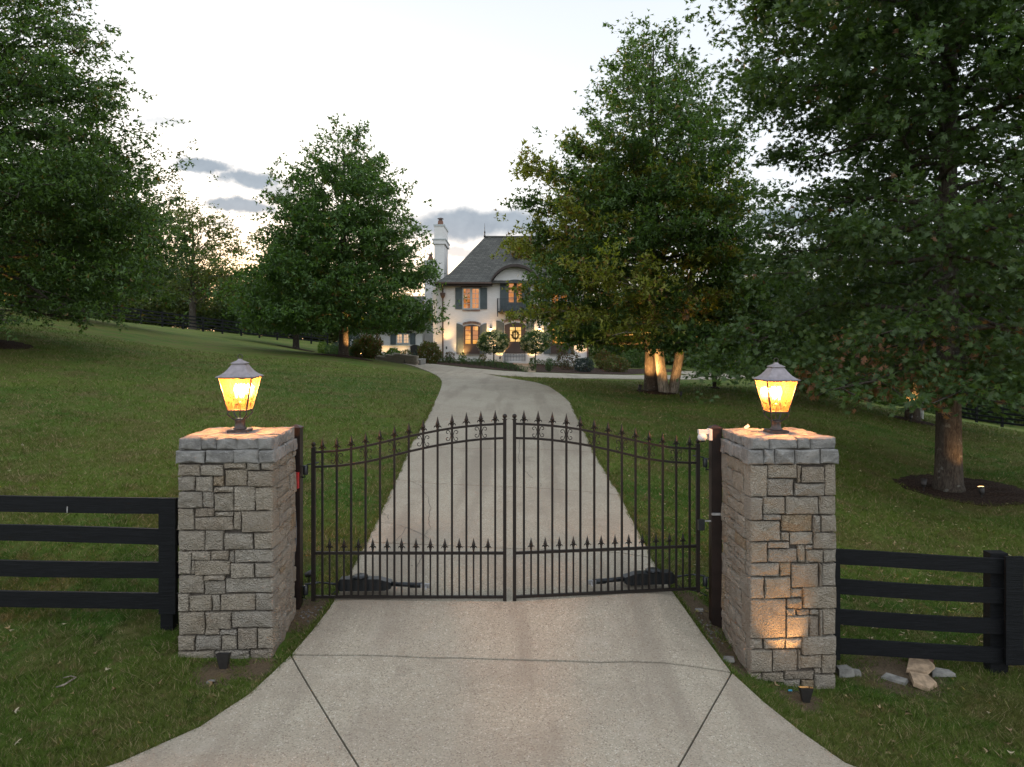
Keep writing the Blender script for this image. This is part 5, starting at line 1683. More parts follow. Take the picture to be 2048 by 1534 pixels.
# eyebrow over the centre
b = MB(); e1 = arch_pts(hx(982, 49.7), hx(1079, 49.7), hz(561, 49.7), hz(529, 49.7), 17)
n_ = len(e1)
vs = [(x, 49.45, z_) for x, z_ in e1] + [(x, 49.45, z_ - .14) for x, z_ in e1] + [(x, 53.4, z_) for x, z_ in e1] + [(x, 53.4, z_ - .14) for x, z_ in e1]
fs = []
for i in range(n_ - 1):
    fs += [(i, i + 1, n_ + i + 1, n_ + i)[::-1], (i, i + 1, 2 * n_ + i + 1, 2 * n_ + i), (n_ + i, n_ + i + 1, 3 * n_ + i + 1, 3 * n_ + i)[::-1]]
raw_mesh('eyebrow_roof', vs, fs, M['shingle'], False, roof)
raw_mesh('eyebrow_trim', [(x, 49.44, z_ + .01) for x, z_ in e1] + [(x, 49.44, z_ - .17) for x, z_ in e1] + [(x, 49.40, z_ + .01) for x, z_ in e1] + [(x, 49.40, z_ - .17) for x, z_ in e1],
         [f for i in range(n_ - 1) for f in ((2 * n_ + i, 3 * n_ + i, 3 * n_ + i + 1, 2 * n_ + i + 1), (i, i + 1, 2 * n_ + i + 1, 2 * n_ + i), (n_ + i, n_ + i + 1, 3 * n_ + i + 1, 3 * n_ + i)[::-1])], M['darkwood'], False, roof)
MB().tube([(rl, cyr, zr + .03), (rr2, cyr, zr + .03)], .09, 6).build('ridge_cap', M['shingle'], roof)
b = MB(); b.lathe((rl, cyr, zr), [(.10, 0), (.07, .15), (.03, .25), (.06, .34), (.06, .42), (.025, .5), (.018, .8), (.006, 1.1)], 8); b.build('finial', M['iron'], roof, True)
b = MB(); b.lathe((rr2, cyr, zr), [(.10, 0), (.07, .15), (.03, .25), (.06, .34), (.06, .42), (.025, .5), (.018, .8), (.006, 1.1)], 8); b.build('finial', M['iron'], roof, True)
# oval vent dormer
ox, oz, oy = hx(1032, 52.6), hz(505, 52.6), 52.55
ov = [(ox + .27 * math.cos(t) if abs(math.cos(t)) < 2 else 0, oz + .40 * math.sin(t)) for t in np.linspace(0, 2 * math.pi, 21)[:-1]]
ov2 = [(ox + .20 * math.cos(t), oz + .32 * math.sin(t)) for t in np.linspace(0, 2 * math.pi, 21)[:-1]]
dm = MB().prism(ov, A0, -(oy + 1.6), -oy).build('dormer', M['darkwood'], roof)
MB().prism(ov2, A0, -(oy + .01), -(oy - .03)).build('dormer_louvre', M['iron'], roof)
# eave timbers, gutters, downspouts
MB().box((el_ + .05, ef + .12, zE - .20), (hx(984), HZ - .003, zE - .045)).build('eave_board', M['darkwood'], house)
MB().box((hx(1077), ef + .12, zE - .20), (er - .05, HZ - .003, zE - .045)).build('eave_board', M['darkwood'], house)
MB().box((el_ + .05, HZ - .003, zE - .20), (xl - .003, eb - .1, zE - .045)).build('eave_board', M['darkwood'], house)
for a_, b_ in ((el_ - .02, hx(984)), (hx(1077), er + .02)):
    MB().box((a_, ef - .12, zE - .045), (b_, ef + .02, zE + .06)).build('gutter', M['copper'], house)
for px in (886, 1175):
    x = hx(px)
    d = MB().tube([(x, ef, zE - .05), (x, 49.75, zE - .3), (x, 49.85, zE - .55), (x, 49.88, .2)], .055, 8).build('downspout', M['copper'], house)
    MB().lathe((x, 49.85, zE - .86), [(.06, -.16), (.15, .0), (.17, .16), (.17, .22)], 4, 0, True).build('rain_head', M['copper'], d)


def shutter(x0, x1, z0, z1, parent, curve=0, y=HZ):
    """curve: +1 the inner (right) edge is lower, -1 the left one"""
    n_ = 7; top = []
    for i in range(n_):
        t = i / (n_ - 1); k = t if curve > 0 else 1 - t
        top.append((x0 + (x1 - x0) * t, z1 - (abs(curve) * (k ** 2)) * .16))
    poly = [(x0, z0)] + top + [(x1, z0)]
    b = MB(); b.prism(poly[::-1], A0, -(y - .003), -(y - .05))
    for zz in (z0 + (z1 - z0) * .17, z0 + (z1 - z0) * .76): b.box((x0 + .01, y - .075, zz), (x1 - .01, y - .051, zz + .09))
    w_ = (x1 - x0) / 4
    for k in range(1, 4): b.box((x0 + k * w_ - .008, y - .056, z0 + .02), (x0 + k * w_ + .008, y - .051, z1 - .2))
    return b.build('shutter', M['shutter'], parent)


def casement(pc, parent, y=HZ, mat='room_up', w_px=35.2, top=575.4, bot=619.0, rows=4, Z=HZ):
    xc = hx(pc, Z); hw = w_px / 2 * Z / F; z0, z1 = hz(bot, Z), hz(top, Z)
    f = MB(); t = .075
    f.box((xc - hw, y - .05, z0), (xc + hw, y - .004, z0 + t)); f.box((xc - hw, y - .05, z1 - t), (xc + hw, y - .004, z1))
    for x in (xc - hw, xc + hw - t, xc - t * .9): f.box((x, y - .052, z0 + t), (x + (t if x != xc - t * .9 else t * 1.8), y - .003, z1 - t))
    fo = f.build('window', M['trimwhite'], parent)
    pw = (hw - t - t * .9) / 2; ph = (z1 - z0 - 2 * t) / rows
    for side in (-1, 1):
        sx = xc - hw + t if side < 0 else xc + t * .9
        for i in range(2):
            for k in range(rows):
                q = MB().box((sx + i * pw + .012, y - .012, z0 + t + k * ph + .012), (sx + (i + 1) * pw - .012, y - .006, z0 + t + (k + 1) * ph - .012))
                q.build('pane', M[mat], fo)
        mb_ = MB(); mb_.box((sx + pw - .012, y - .035, z0 + t), (sx + pw + .012, y - .005, z1 - t))
        for k in range(1, rows): mb_.box((sx, y - .034, z0 + t + k * ph - .012), (sx + 2 * pw, y - .0055, z0 + t + k * ph + .012))
        mb_.build('glazing_bar', M['trimwhite'], fo)
    return fo


def brick_row(x0, x1, z0, z1, parent, y=HZ):
    b = MB(); n_ = max(3, int((x1 - x0) / .1)); w_ = (x1 - x0) / n_
    for i in range(n_): b.box((x0 + i * w_ + .006, y - .07 - .008 * (i % 2), z0), (x0 + (i + 1) * w_ - .006, y - .003, z1))
    return b.build('brick_sill', M['brick'], parent, kind='stuff')


def brick_arch(x0, x1, zs, zc, th_, parent, y=HZ):
    e = arch_pts(x0, x1, zs, zc, 25); e2 = arch_pts(x0 - .02, x1 + .02, zs + th_, zc + th_, 25); b = MB()
    for i in range(24):
        a0, a1, c0, c1 = e[i], e[i + 1], e2[i], e2[i + 1]
        k = .08
        L = lambda p, q, t: (p[0] + (q[0] - p[0]) * t, p[1] + (q[1] - p[1]) * t)
        b.prism([L(a0, a1, k), L(a0, a1, 1 - k), L(c0, c1, 1 - k), L(c0, c1, k)], A0, -(y - .003), -(y - .06 - .012 * (i % 3)))
    return b.build('brick_arch', M['brick'], parent, kind='stuff')


for pc in (942.4, 1118.6):
    casement(pc, house)
    shutter(hx(pc - 31.8), hx(pc - 17.9), hz(618.6), hz(575.6), house); shutter(hx(pc + 17.9), hx(pc + 31.9), hz(618.6), hz(575.6), house)
    MB().box((hx(pc - 21), HZ - .09, hz(575.0)), (hx(pc + 21), HZ - .004, hz(571.8))).build('lintel', M['darkwood'], house)
    brick_row(hx(pc - 17.8), hx(pc + 17.8), hz(621.8), hz(619.2), house)


def french(pc, halfw, top, bot, glass, zg0, zg1, parent, mat, rows=4, wood='doorbrown', archh=3.5, y=HZ):
    """pair of glazed doors under a segmental head; glass: list of (px0,px1)"""
    x0, x1 = hx(pc - halfw), hx(pc + halfw)
    e = arch_pts(x0, x1, hz(top + archh), hz(top), 13)
    poly = [(x0, hz(bot))] + e + [(x1, hz(bot))]
    D_ = MB().prism(poly[::-1], A0, -(y - .003), -(y - .03)).build('door', M[wood], parent)
    fr = MB(); fr.box((x0, y - .055, hz(bot)), (x0 + .07, y - .031, hz(top + archh))); fr.box((x1 - .07, y - .055, hz(bot)), (x1, y - .031, hz(top + archh)))
    xc = hx(pc)
    if len(glass) > 1: fr.box((xc - .04, y - .06, hz(bot)), (xc + .04, y - .031, hz(top + .6)))
    for z_ in (hz(bot) + .05, hz(bot) + .5): fr.box((x0 + .08, y - .05, z_), (x1 - .08, y - .031, z_ + .06))
    fr.build('door_frame', M[wood], D_)
    for g0, g1 in glass:
        a_, b_ = hx(g0), hx(g1)
        nh = rows
        for k in range(nh):
            za = hz(zg1) + (hz(zg0) - hz(zg1)) * k / nh; zb_ = hz(zg1) + (hz(zg0) - hz(zg1)) * (k + 1) / nh
            MB().box((a_, y - .040, za + .014), (b_, y - .0305, zb_ - .014)).build('pane', M[mat], D_)
    return D_


for pc in (943.5, 1117.8):
    french(pc, 16.4, 649.5, 707.6, [(pc - 12.6, pc - 2.3), (pc + 2.3, pc + 12.6)], 652.5, 688, house, 'room_low', 4)
    brick_arch(hx(pc - 17.5), hx(pc + 17.5), hz(650.5), hz(647), .16, house)
    shutter(hx(pc - 30.6), hx(pc - 16.8), hz(707.6), hz(646.6), house, 1.2); shutter(hx(pc + 16.8), hx(pc + 30.0), hz(707.6), hz(646.6), house, -1.2)
    MB().box((hx(pc - 19), HZ - .12, hz(709.2)), (hx(pc + 19), HZ - .004, hz(707.7))).build('threshold', M['flag_grey'], house)
# upper centre doors and balcony
pc = 1030.5
french(pc, 16, 559, 623, [(pc - 13, pc - 3.2), (pc + 3.2, pc + 13)], 566, 605, house, 'room_up', 4, 'shutter', 3)
shutter(hx(pc - 30.5), hx(pc - 16.3), hz(623), hz(564), house, 1.4); shutter(hx(pc + 16.3), hx(pc + 30.5), hz(623), hz(564), house, -1.4)
bx0, bx1 = hx(995.6), hx(1065.4); by0 = HZ - .85
bal = MB().box((bx0, by0, hz(625.2)), (bx1, HZ - .004, hz(622.6))).build('balcony', M['darkwood'], house)
b = MB(); zt_, zb_ = hz(599), hz(622.6)
for (p, q) in (((bx0, by0), (bx1, by0)), ((bx0, by0), (bx0, HZ)), ((bx1, by0), (bx1, HZ))):
    for z_ in (zt_, zb_ + .12): b.tube([(p[0], p[1] + .02, z_), (q[0], q[1] - .01 if q[1] == HZ else q[1] + .02, z_)], .022, 4)
    L = math.hypot(q[0] - p[0], q[1] - p[1]); n_ = int(L / .11)
    for k in range(n_ + 1):
        t = k / n_; x, y = p[0] + (q[0] - p[0]) * t, p[1] + (q[1] - p[1]) * t
        b.tube([(x, y + .02 if y < HZ else y - .02, zb_), (x, y + .02 if y < HZ else y - .02, zt_)], .009 if 0 < k < n_ else .03, 4)
b.build('railing', M['iron'], bal)
for x in (bx0, bx1): MB().tube([(x, by0 + .02, hz(598)), (x, by0 + .02, hz(634))], .035, 5).build('baluster_post', M['iron'], bal)
# front door
french(pc, 21, 645, 707, [(1020, 1027), (1027.4, 1034.6), (1035, 1042)], 654, 683.5, house, 'room_door', 4, 'doorbrown', 5)
brick_arch(hx(pc - 22.5), hx(pc + 22.5), hz(646.5), hz(640.5), .20, house)
shutter(hx(pc - 38), hx(pc - 22), hz(707), hz(641), house, 1.3); shutter(hx(pc + 22), hx(pc + 38), hz(707), hz(641), house, -1.3)
# base course, steps and rail
MB().box((hx(1006), HZ - 1.1, .2), (hx(1054), HZ - .003, hz(707.3))).build('landing', M['wall'], house)
b = MB()
for k in range(2): b.box((hx(1018), HZ - 1.1 - .35 * (k + 1), -.2), (hx(1042), HZ - 1.1 - .35 * k, hz(717) - .17 * (k + 1)))
b.build('steps', M['wall'], house)
b = MB(); y = HZ - 1.16
za, zb2 = hz(706, y), hz(721, y)
xa, xb = hx(1009.7, y), hx(1050, y)
for z_ in (za, (za + zb2) / 2, zb2 + .03): b.tube([(xa, y, z_), (xb, y, z_)], .014, 4)
for k in range(8):
    x = xa + (xb - xa) * k / 7; b.tube([(x, y, zb2 - .02), (x, y, za)], .010 if k % 7 else .025, 4)
    if k < 7:
        cx = x + (xb - xa) / 14
        b.tube([(cx + .07 * math.cos(t), y, (za * .75 + zb2 * .25) + .07 * math.sin(t)) for t in np.linspace(0, 6.28, 11)], .009, 4, cap=False, ref=Vector((0, 1, 0)))
b.build('stair_railing', M['iron'], house)
# chimney
def chimney(x0, x1, y0, y1, zb_, zt_, zc, pot, parent):
    C = MB().box((x0, y0, zb_), (x1, y1, zt_)).build('chimney', M['wall'], parent)
    MB().box((x0 - .11, y0 - .11, zc), (x1 + .11, y1 + .11, zc + .30)).build('chimney_collar', M['wall'], C)
    MB().box((x0 - .17, y0 - .17, zc + .30), (x1 + .17, y1 + .17, zc + .38)).build('chimney_collar', M['trimwhite'], C)
    MB().box((x0 - .05, y0 - .05, zt_), (x1 + .05, y1 + .05, zt_ + .12)).build('chimney_cap', M['trimwhite'], C)
    cx, cy = (x0 + x1) / 2 + .05, y0 + .6
    b = MB(); b.lathe((cx, cy, zt_ + .12), [(.20, 0), (.20, .04), (.17, .35)], 4, 0, True); b.build('chimney_pot', M['pot'], C)
    b = MB(); b.lathe((cx, cy, zt_ + .47), [(.12, 0), (.12, .12), (.21, .13), (.21, .16), (.03, .24)], 4, 0, True); b.build('pot_hood', M['copper'], C)
    return C


chimney(hx(868.5, 53), hx(888, 53), 53, 56.2, -.6, hz(452, 53), hz(488, 53), 1, house)
chimney(hx(849, 60), hx(868, 60), 60, 62, -.6, hz(523, 60), hz(541, 60), 1, house)
# chimney breast beside the corner
MB().box((hx(866, 50.6), 50.6, -.6), (xl - .003, 53, hz(575, 50.6))).build('side_wall', M['wall'], house)
# left wing: middle link and low wing
mw0, mw1 = hx(845, 53.5), hx(868, 53.5)
MB().box((mw0, 53.5, -.4), (mw1, 60, hz(637, 53.5))).build('link_wall', M['wall'], house)
vs = [(mw0 - .3, 53.1, hz(634, 53.1)), (mw1 + .5, 53.1, hz(634, 53.1)), (mw1 + .5, 58, hz(596, 58)), (mw1 - .2, 58, hz(596, 58)), (mw0 - .3, 60, hz(634, 53.1)), (mw1 + .5, 60, hz(634, 53.1))]
raw_mesh('link_roof', vs, [(0, 1, 2, 3), (0, 3, 4), (4, 3, 2, 5), (0, 4, 5, 1)], M['shingle'], False, house)
MB().box((mw0 - .32, 53.02, hz(638, 53.1)), (mw1 - .1, 53.5 - .003, hz(634.3, 53.1))).build('eave_board', M['darkwood'], house)
MB().tube([(hx(845.5, 53.4), 53.42, hz(638, 53.4)), (hx(845.5, 53.4), 53.42, .3)], .05, 6).build('downspout', M['copper'], house)
MB().box((hx(861, 53.4), 53.40, hz(650.5, 53.4)), (hx(866, 53.4), 53.49, hz(646.5, 53.4))).build('vent', M['darkwood'], house)
ww0, ww1, wy = hx(700, 52), hx(845, 52), 52.0
MB().box((ww0, wy, -.4), (ww1 - .003, 60, hz(657, 52))).build('wing_wall', M['wall'], house)
zw = hz(653, 51.5)
vs = [(ww0 - .4, 51.5, zw), (ww1, 51.5, zw), (ww1, 56, hz(626, 56)), (ww0 - .4, 56, hz(626, 56)), (ww1, 60.5, zw), (ww0 - .4, 60.5, zw)]
raw_mesh('wing_roof', vs, [(0, 1, 2, 3), (3, 2, 4, 5), (0, 3, 5), (1, 4, 2), (0, 5, 4, 1)], M['shingle'], False, house)
MB().box((ww0 - .42, 51.42, zw - .12), (ww1 - .02, 51.5 - .003, zw + .04)).build('gutter', M['iron'], house)
MB().box((ww0 - .40, 51.5, zw - .2), (ww1 - .02, 52 - .003, zw - .02)).build('eave_board', M['darkwood'], house)
casement(805.8, house, 52.0, 'room_wing', 27, 666.5, 688, 3, 52)
for a_, b_ in ((781, 792), (820.3, 831)): 
    x0, x1 = hx(a_, 52), hx(b_, 52); z0, z1 = hz(689, 52), hz(666, 52)
    q = MB(); q.box((x0, 51.95, z0), (x1, 51.997, z1))
    for t in (.2, .55, .8): q.box((x0 + .01, 51.93, z0 + (z1 - z0) * t), (x1 - .01, 51.949, z0 + (z1 - z0) * t + .03))
    q.build('shutter', M['shutter'], house)
MB().box((hx(788, 52), 51.9, hz(666, 52)), (hx(823.5, 52), 51.996, hz(662.3, 52))).build('lintel', M['darkwood'], house)
# far back gable roof seen over the wing
vs = [(hx(790, 64), 64, 2.6), (hx(849, 64), 64, 2.6), (hx(849, 64), 64, hz(618, 64)), (hx(790, 64), 64, hz(618, 64)), (hx(849, 68), 68, hz(592, 68)), (hx(815, 68), 68, hz(592, 68))]
raw_mesh('rear_roof', vs, [(0, 1, 2, 3), (3, 2, 4, 5)], M['shingle'], False, house)
# garden wall with a dark gate
T = thing('garden_wall', (hx(780, 47), 47, h1(hx(780, 47), 47)), 'low white garden wall in front of the left wing', 'wall')
MB().box((hx(750, 47.5), 47.5, -.1), (hx(820, 47.5), 47.75, hz(692, 47.5))).build('masonry', M['wall'], T)
MB().box((hx(749, 47.5), 47.45, hz(692, 47.5)), (hx(821, 47.5), 47.8, hz(690.5, 47.5))).build('coping', M['trimwhite'], T)
T = thing('garden_gate', (hx(829, 47.5), 47.5, h1(hx(829, 47.5), 47.5)), 'dark arched garden gate between the low white wall and the chimney bush', 'gate')
e = arch_pts(hx(820.5, 47.5), hx(839, 47.5), hz(692.5, 47.5), hz(689.5, 47.5), 9)
MB().prism(([(e[0][0], .2)] + e + [(e[-1][0], .2)])[::-1], A0, -47.62, -47.55).build('panel', M['iron'], T)
b = MB()
for k in range(8): x = e[0][0] + (e[-1][0] - e[0][0]) * (k + .5) / 8; b.box((x - .03, 47.52, .3), (x + .03, 47.549, hz(693.5, 47.5)))
b.build('boards', M['iron'], T, kind='stuff')
# wreath
T = thing('wreath', (hx(1031), HZ - .1, hz(670)), 'round dark wreath hanging on the glazed front door', 'wreath')
r_ = np.random.default_rng(3); t_ = r_.uniform(0, 6.283, 500)
P = np.stack([hx(1031) + .21 * np.cos(t_), np.full(500, HZ - .10), hz(670) + .24 * np.sin(t_)], 1) + r_.normal(0, .03, (500, 3)) * [1, .5, 1]
leaves_mesh('foliage', P, r_.normal(0, 1, P.shape), r_.normal(0, 1, P.shape), np.full(500, .08), OVAL, M['leaf_red'], T)
# wall lanterns
for px, lab in ((982, 'small lit wall lantern left of the front door'), (1079, 'small lit wall lantern right of the front door, behind leaves')):
    x = hx(px); z_ = hz(661)
    T = thing('wall_lantern', (x, HZ - .16, z_), lab, 'lantern', 'wall lanterns beside the front door')
    b = MB(); b.lathe((x, HZ - .2, z_ + .14), [(.12, 0), (.10, .04), (.03, .14), (.012, .30), (.004, .36)], 8); b.build('hood', M['iron'], T)
    b = MB(); b.lathe((x, HZ - .2, z_ - .16), [(.05, 0), (.06, .02), (.095, .28)], 4, 0, True); b.build('glass', M['sconce'], T)
    MB().tube([(x, HZ - .01, z_ + .3), (x, HZ - .12, z_ + .36), (x, HZ - .2, z_ + .3)], .015, 5).build('bracket', M['iron'], T)
    l = bpy.data.lights.new('sconce_light', 'POINT'); l.energy = 12; l.color = (1, .55, .22); l.shadow_soft_size = .15
    lo = bpy.data.objects.new('sconce_light', l); COL.objects.link(lo); lo.parent = T; lo.location = (0, -.42, -.05)


# ------------------------------------------------------------------ ground spotlights
def spot(c, target, label, energy, ang=60, lit=True, col=(1, .52, .18), scale=1.0, blend=.6, light=True, fx=True, rad_=.03, up=.12):
    c = Vector(c); tg = Vector(target); d = (tg - (c + Vector((0, 0, up)))).normalized()
    T = thing('ground_spotlight', tuple(c), label, 'spotlight')
    if fx:
        a_ = c + Vector((0, 0, up)) - d * .05 * scale; e = c + Vector((0, 0, up)) + d * .07 * scale
        MB().tube([c - Vector((0, 0, .05)), c + Vector((0, 0, up * .7))], .010 * scale, 6).build('stake', M['fixture'], T)
        MB().tube([a_, a_.lerp(e, .3), e], [.028 * scale, .038 * scale, .048 * scale], 10).build('shade', M['fixture'], T, True)
        b = MB(); b.tube([e + d * .002, e + d * .004], .040 * scale, 10); b.build('lens', M['lens'] if lit else M['blackplastic'], T)
    if light:
        l = bpy.data.lights.new('spot_beam', 'SPOT'); l.energy = energy; l.color = col; l.spot_size = R(ang); l.spot_blend = blend; l.shadow_soft_size = rad_
        lo = bpy.data.objects.new('spot_beam', l); COL.objects.link(lo); lo.parent = T
        lo.location = Vector((0, 0, up)) + d * .09 * scale; lo.rotation_euler = d.to_track_quat('-Z', 'Y').to_euler()
    return T


def box_light(c, label, lit, tgt=None, e_=0):
    """flood with a flaring dark hood, opening toward the pillar"""
    T = thing('flood_light', tuple(c), label, 'flood light')
    c = Vector(c)
    b = MB(); n_ = [(-.028, -.01, .0), (.028, -.01, .0), (.028, .02, .0), (-.028, .02, .0)]
    t_ = [(-.052, -.03, .13), (.052, -.03, .13), (.048, .045, .11), (-.048, .045, .11)]
    b.add([c + Vector(p) for p in n_ + t_], [(3, 2, 1, 0), (0, 1, 5, 4), (1, 2, 6, 5), (2, 3, 7, 6), (3, 0, 4, 7)]); b.build('hood', M['fixture'], T)
    MB().tube([c - Vector((0, 0, .06)), c + Vector((0, .005, .01))], .012, 6).build('stake', M['fixture'], T)
    MB().add([c + Vector(p) for p in [(-.045, -.024, .112), (.045, -.024, .112), (.042, .036, .098), (-.042, .036, .098)]], [(0, 1, 2, 3)]).build('lens', M['lens'] if lit else M['blackplastic'], T)
    if tgt is not None:
        d = (Vector(tgt) - (c + Vector((0, .005, .14)))).normalized()
        l = bpy.data.lights.new('flood_beam', 'SPOT'); l.energy = e_; l.color = (1, .5, .17); l.spot_size = R(62); l.spot_blend = .8; l.shadow_soft_size = .02
        lo = bpy.data.objects.new('flood_beam', l); COL.objects.link(lo); lo.parent = T; lo.location = (0, .005, .15); lo.rotation_euler = d.to_track_quat('-Z', 'Y').to_euler()
    return T


g1 = G(447, 1337); box_light(g1, 'unlit dark flood light in the grass in front of the left pillar', False)
g2 = G(1610, 1402); box_light(g2 + Vector((0, -.02, 0)), 'dark flood light in the grass lighting the right pillar', True, (g2.x - .12, 6.22, g2.z + .62), 15)
# trees
g = G(1963, 1000); spot(g, (tb_.x + .1, tb_.y, tb_.z + 3.5), 'lit spotlight on the mulch right of the large oak trunk', 20, 100, scale=1.2, up=.16)
g = Vector((tb_.x - .62, tb_.y - .25, 0)); g.z = h1(g.x, g.y) + .05; spot(g, (tb_.x, tb_.y + .4, tb_.z + 3), 'dark spotlight on the mulch left of the large oak trunk', 0, light=False, lit=False, scale=1.2)
g = Vector((tm_.x - .55, tm_.y - .9, 0)); g.z = h1(g.x, g.y) + .05; spot(g, (tm_.x + .1, tm_.y, tm_.z + 2.3), 'small dark spotlight at the left rim of the cone-shaped oak\'s mulch', 170, 95, scale=1.5)
g = Vector((ts_.x + .1, ts_.y - 1.5, 0)); g.z = h1(g.x, g.y) + .02; spot(g, (ts_.x + .2, ts_.y, ts_.z + 2.0), 'small spotlight in front of the forked sycamore trunk', 80, 90, scale=1)
g = Vector((tc_.x + .95, tc_.y - .25, 0)); g.z = h1(g.x, g.y) + .05; spot(g, (tc_.x + .1, tc_.y, tc_.z + 2.6), 'small spotlight right of the rounded tree\'s trunk', 200, 95, scale=1.3)
g = Vector((t2_.x - .5, t2_.y - .8, 0)); g.z = h1(g.x, g.y) + .05; spot(g, (t2_.x, t2_.y, t2_.z + 2.0), 'small spotlight before the trunk beside the birch', 260, 95, scale=1.3)
g = Vector((tl_.x + .7, tl_.y - .8, 0)); g.z = h1(g.x, g.y) + .05; spot(g, (tl_.x + .2, tl_.y, tl_.z + 3.4), 'small spotlight under the large oak at the left edge', 130, 60, scale=1.3)
g = G(618, 1166); spot(g, (g.x + 1.2, g.y + .3, g.z + .5), 'small lit spotlight in the grass behind the left gate hinge', 2, 50, scale=.8, up=.09)
# house wash
for px, y, tx, tz, en, lab in ((893, 49.2, 890, 640, 75, 'spotlight in the bed right of the left downspout'), (925, 49.1, 926, 690, 80, 'spotlight under the left french doors'), (1000, 49.1, 1000, 690, 130, 'spotlight behind the left hydrangea tree'),
                           (1062, 49.1, 1066, 690, 130, 'spotlight behind the right hydrangea tree'), (1160, 49.2, 1168, 640, 150, 'spotlight at the right corner of the house'), (878, 50.0, 874, 660, 70, 'spotlight at the foot of the chimney wall')):
    x = hx(px, y); z_ = h1(x, y)
    spot((x, y, z_), (hx(tx), HZ + .02, hz(tz)), lab, en, 85, scale=1.4, col=(1, .58, .2), up=.3 if px != 893 else .9, blend=1)
for px, lab in ((802, 'spotlight behind the pale bush before the garden wall'), (768, 'spotlight behind the russet bush before the garden wall')):
    x = hx(px, 46.9); spot((x, 46.9, h1(x, 46.9)), (x, 47.5, h1(x, 47.5) + 1.1), lab, 18, 90, scale=1.2, col=(1, .58, .2), blend=1)

# ------------------------------------------------------------------ small things on the ground
# dry stone retaining wall at the end of the left bed
T = thing('retaining_wall', tuple(G(790, 728, zmax=50)), 'low dry stone retaining wall below the left bushes', 'stone wall')
b = MB(); rr = random.Random(4)
p0 = ground_at(752, 42.0); p1 = ground_at(836, 39.5)
for k in range(26):
    for j in range(4):
        t = (k + rr.random() * .3) / 26; p = p0.lerp(p1, t); h_ = .14
        if j * h_ > .12 + .42 * min(1, t * 1.6): continue
        p.z = h1(p.x, p.y)
        w_ = rr.uniform(.11, .19); vs, fs = stone_mesh(Vector((p.x, p.y, p.z + j * h_ - .02)), Vector((1, 0, 0)), Vector((0, 0, 1)), Vector((0, -1, 0)), -w_ / 2, 0, w_ / 2, h_ * .95, .3, rr.uniform(0, .05), rr, .01, .02)
        b.add(vs, fs)
b.build('stones', M['stone'], T, kind='stuff')
MB().box((hx(812, 41), 40.2, .6), (hx(845, 41), 42.6, h1(hx(828, 41), 41) + .3)).build('end_block', M['flag_grey'], T)


def slab_stone(px, py, pts, th_, mat, label, tilt=(0, 0), cat='stone', lift=0, group=None, rot=0):
    c = G(px, py); T = thing('flat_stone', tuple(c), label, cat, group)
    vs = []; k = len(pts); cr, sr = math.cos(rot), math.sin(rot)
    for z_ in (0, th_):
        for (x, y) in pts:
            xx, yy = x * cr - y * sr, x * sr + y * cr
            s_ = .93 if z_ else 1
            vs.append((c.x + xx * s_, c.y + yy * s_, c.z + lift + z_ + xx * tilt[0] + yy * tilt[1]))
    fs = [tuple(range(k - 1, -1, -1)), tuple(range(k, 2 * k))] + [(i, (i + 1) % k, (i + 1) % k + k, i + k) for i in range(k)]
    raw_mesh('slab_piece', vs, fs, M[mat], False, T)


slab_stone(1838, 1350, [(-.13, -.02), (-.03, .12), (.13, .1), (.15, 0), (.03, -.08)], .03, 'flag', 'tan flat stone on top of the stone pile by the right fence', (.1, .25), lift=.05)
slab_stone(1846, 1372, [(-.12, -.06), (-.08, .08), (.1, .09), (.13, 0), (0, -.1)], .035, 'flag', 'tan flat stone leaning at the front of the stone pile', (-.2, .3), lift=.02)
slab_stone(1846, 1330, [(-.1, -.06), (-.14, .1), (.06, .11), (.09, -.02)], .03, 'flag_red', 'dark red flat stone at the back of the stone pile', (0, .35), lift=.04)
slab_stone(1880, 1350, [(-.1, -.05), (-.04, .07), (.1, .02), (.12, -.05)], .03, 'flag_grey', 'pale grey flat stone at the right of the stone pile', (0, .1), lift=.01)
slab_stone(1788, 1362, [(-.1, .04), (-.02, .1), (.12, -.02), (.06, -.08)], .025, 'flag_grey', 'pale greenish flat stone left of the stone pile', (.05, .1))
slab_stone(1690, 1352, [(-.07, -.04), (-.06, .06), (.05, .08), (.08, -.02)], .07, 'flag_grey', 'rounded grey stone at the right foot of the right pillar', (0, 0))
slab_stone(1711, 1350, [(-.05, -.02), (-.02, .05), (.05, .03), (.04, -.03)], .04, 'flag_grey', 'small grey stone beside the rounded stone at the pillar foot', (0, 0))
slab_stone(1398, 1222, [(-.05, -.02), (-.03, .03), (.05, .02), (.03, -.03)], .02, 'flag_grey', 'small flat stone in the bare soil by the right gate hinge')
slab_stone(1456, 1322, [(-.06, -.03), (-.03, .04), (.06, .03), (.05, -.03)], .03, 'flag_grey', 'flat stone at the inner foot of the right pillar')
slab_stone(422, 1365, [(-.03, -.02), (-.02, .02), (.03, .02), (.03, -.01)], .015, 'flag_grey', 'little white pebble in the grass before the left pillar')
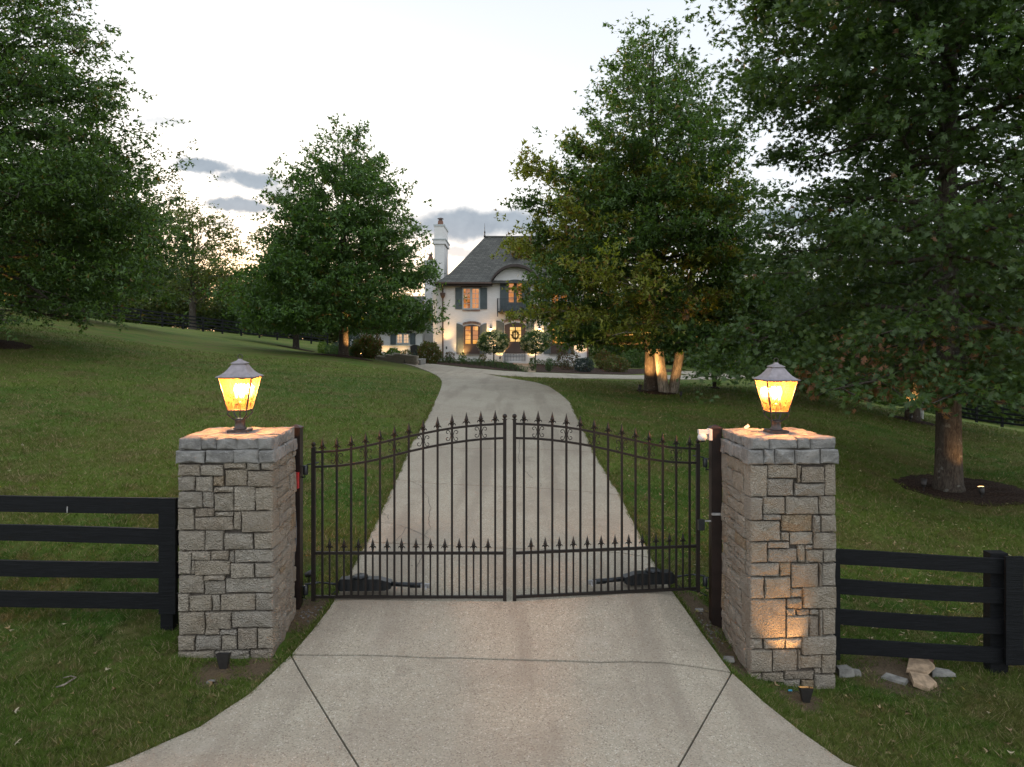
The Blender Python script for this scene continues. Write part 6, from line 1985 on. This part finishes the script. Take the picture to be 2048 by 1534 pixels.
# gravel at the foot of the right gate post
r_ = np.random.default_rng(8)
gm = MB()
for k in range(170):
    if k < 110: c = G(1418 + rnd.gauss(0, 16), 1262 + rnd.gauss(0, 16))
    else: c = G(612 + rnd.gauss(0, 22), 1222 + rnd.gauss(0, 12))
    s_ = rnd.uniform(.004, .013)
    gm.lathe(c + Vector((0, 0, -.003)), [(s_, 0), (s_ * 1.1, s_ * .5), (s_ * .4, s_ * .95)], 5, rnd.uniform(0, 3))
gr = gm.build('gravel', M['gravel'], None, kind='stuff'); props(gr, 'loose gravel at the foot of the steel gate posts')
T = thing('wire_connector', tuple(G(1581, 1388)), 'tiny bright blue wire connector in the grass left of the flood light', 'connector')
c = G(1581, 1388); MB().tube([c + Vector((-.02, 0, .03)), c + Vector((.012, 0, .03))], [.006, .009], 8).build('cap', M['cyan'], T, True)
MB().tube([c + Vector((.012, 0, .03)), c + Vector((.06, 0, .02)), Vector((g2.x, g2.y, g2.z + .02))], .003, 5).build('wire', M['fixture'], T)
# fallen leaves
n_ = 6500
Zs = 1 / r_.uniform(1 / 34, 1 / 4.2, n_); xs_ = r_.uniform(-.75, .78, n_) * Zs
keep = ((xs_ > 0) & (Zs > 7)) | (r_.random(n_) < .08)
xs_, Zs = xs_[keep], Zs[keep]
P2 = np.stack([xs_, Zs], 1); k_ = lawn_mask(P2) & (r_.random(len(P2)) < .6); P2 = P2[k_]
P = np.column_stack([P2, H(P2) + .03])
leaves_mesh('fallen_leaves', P, r_.normal(0, 1, P.shape) * [1, 1, .25], r_.normal(0, .3, P.shape) + [0, 0, 1], r_.uniform(.04, .075, len(P)), OAK3, M['dry_leaf'], None, 'stuff')
bpy.data.objects['fallen_leaves']['label'] = 'dry brown leaves scattered over the lawn'

# a forked dry twig in the left foreground grass
T = thing('fallen_twig', tuple(G(130, 1372)), 'forked dry twig lying in the grass at the lower left', 'twig')
q = [G(x, y) + Vector((0, 0, .035)) for x, y in ((112, 1384), (128, 1379), (142, 1370), (152, 1364), (142, 1361), (126, 1365))]
MB().tube(q[:4], [.006, .008, .007, .006], 6).tube(q[3:], [.006, .005, .004], 5).build('stick', M['bark_pale'], T, True)
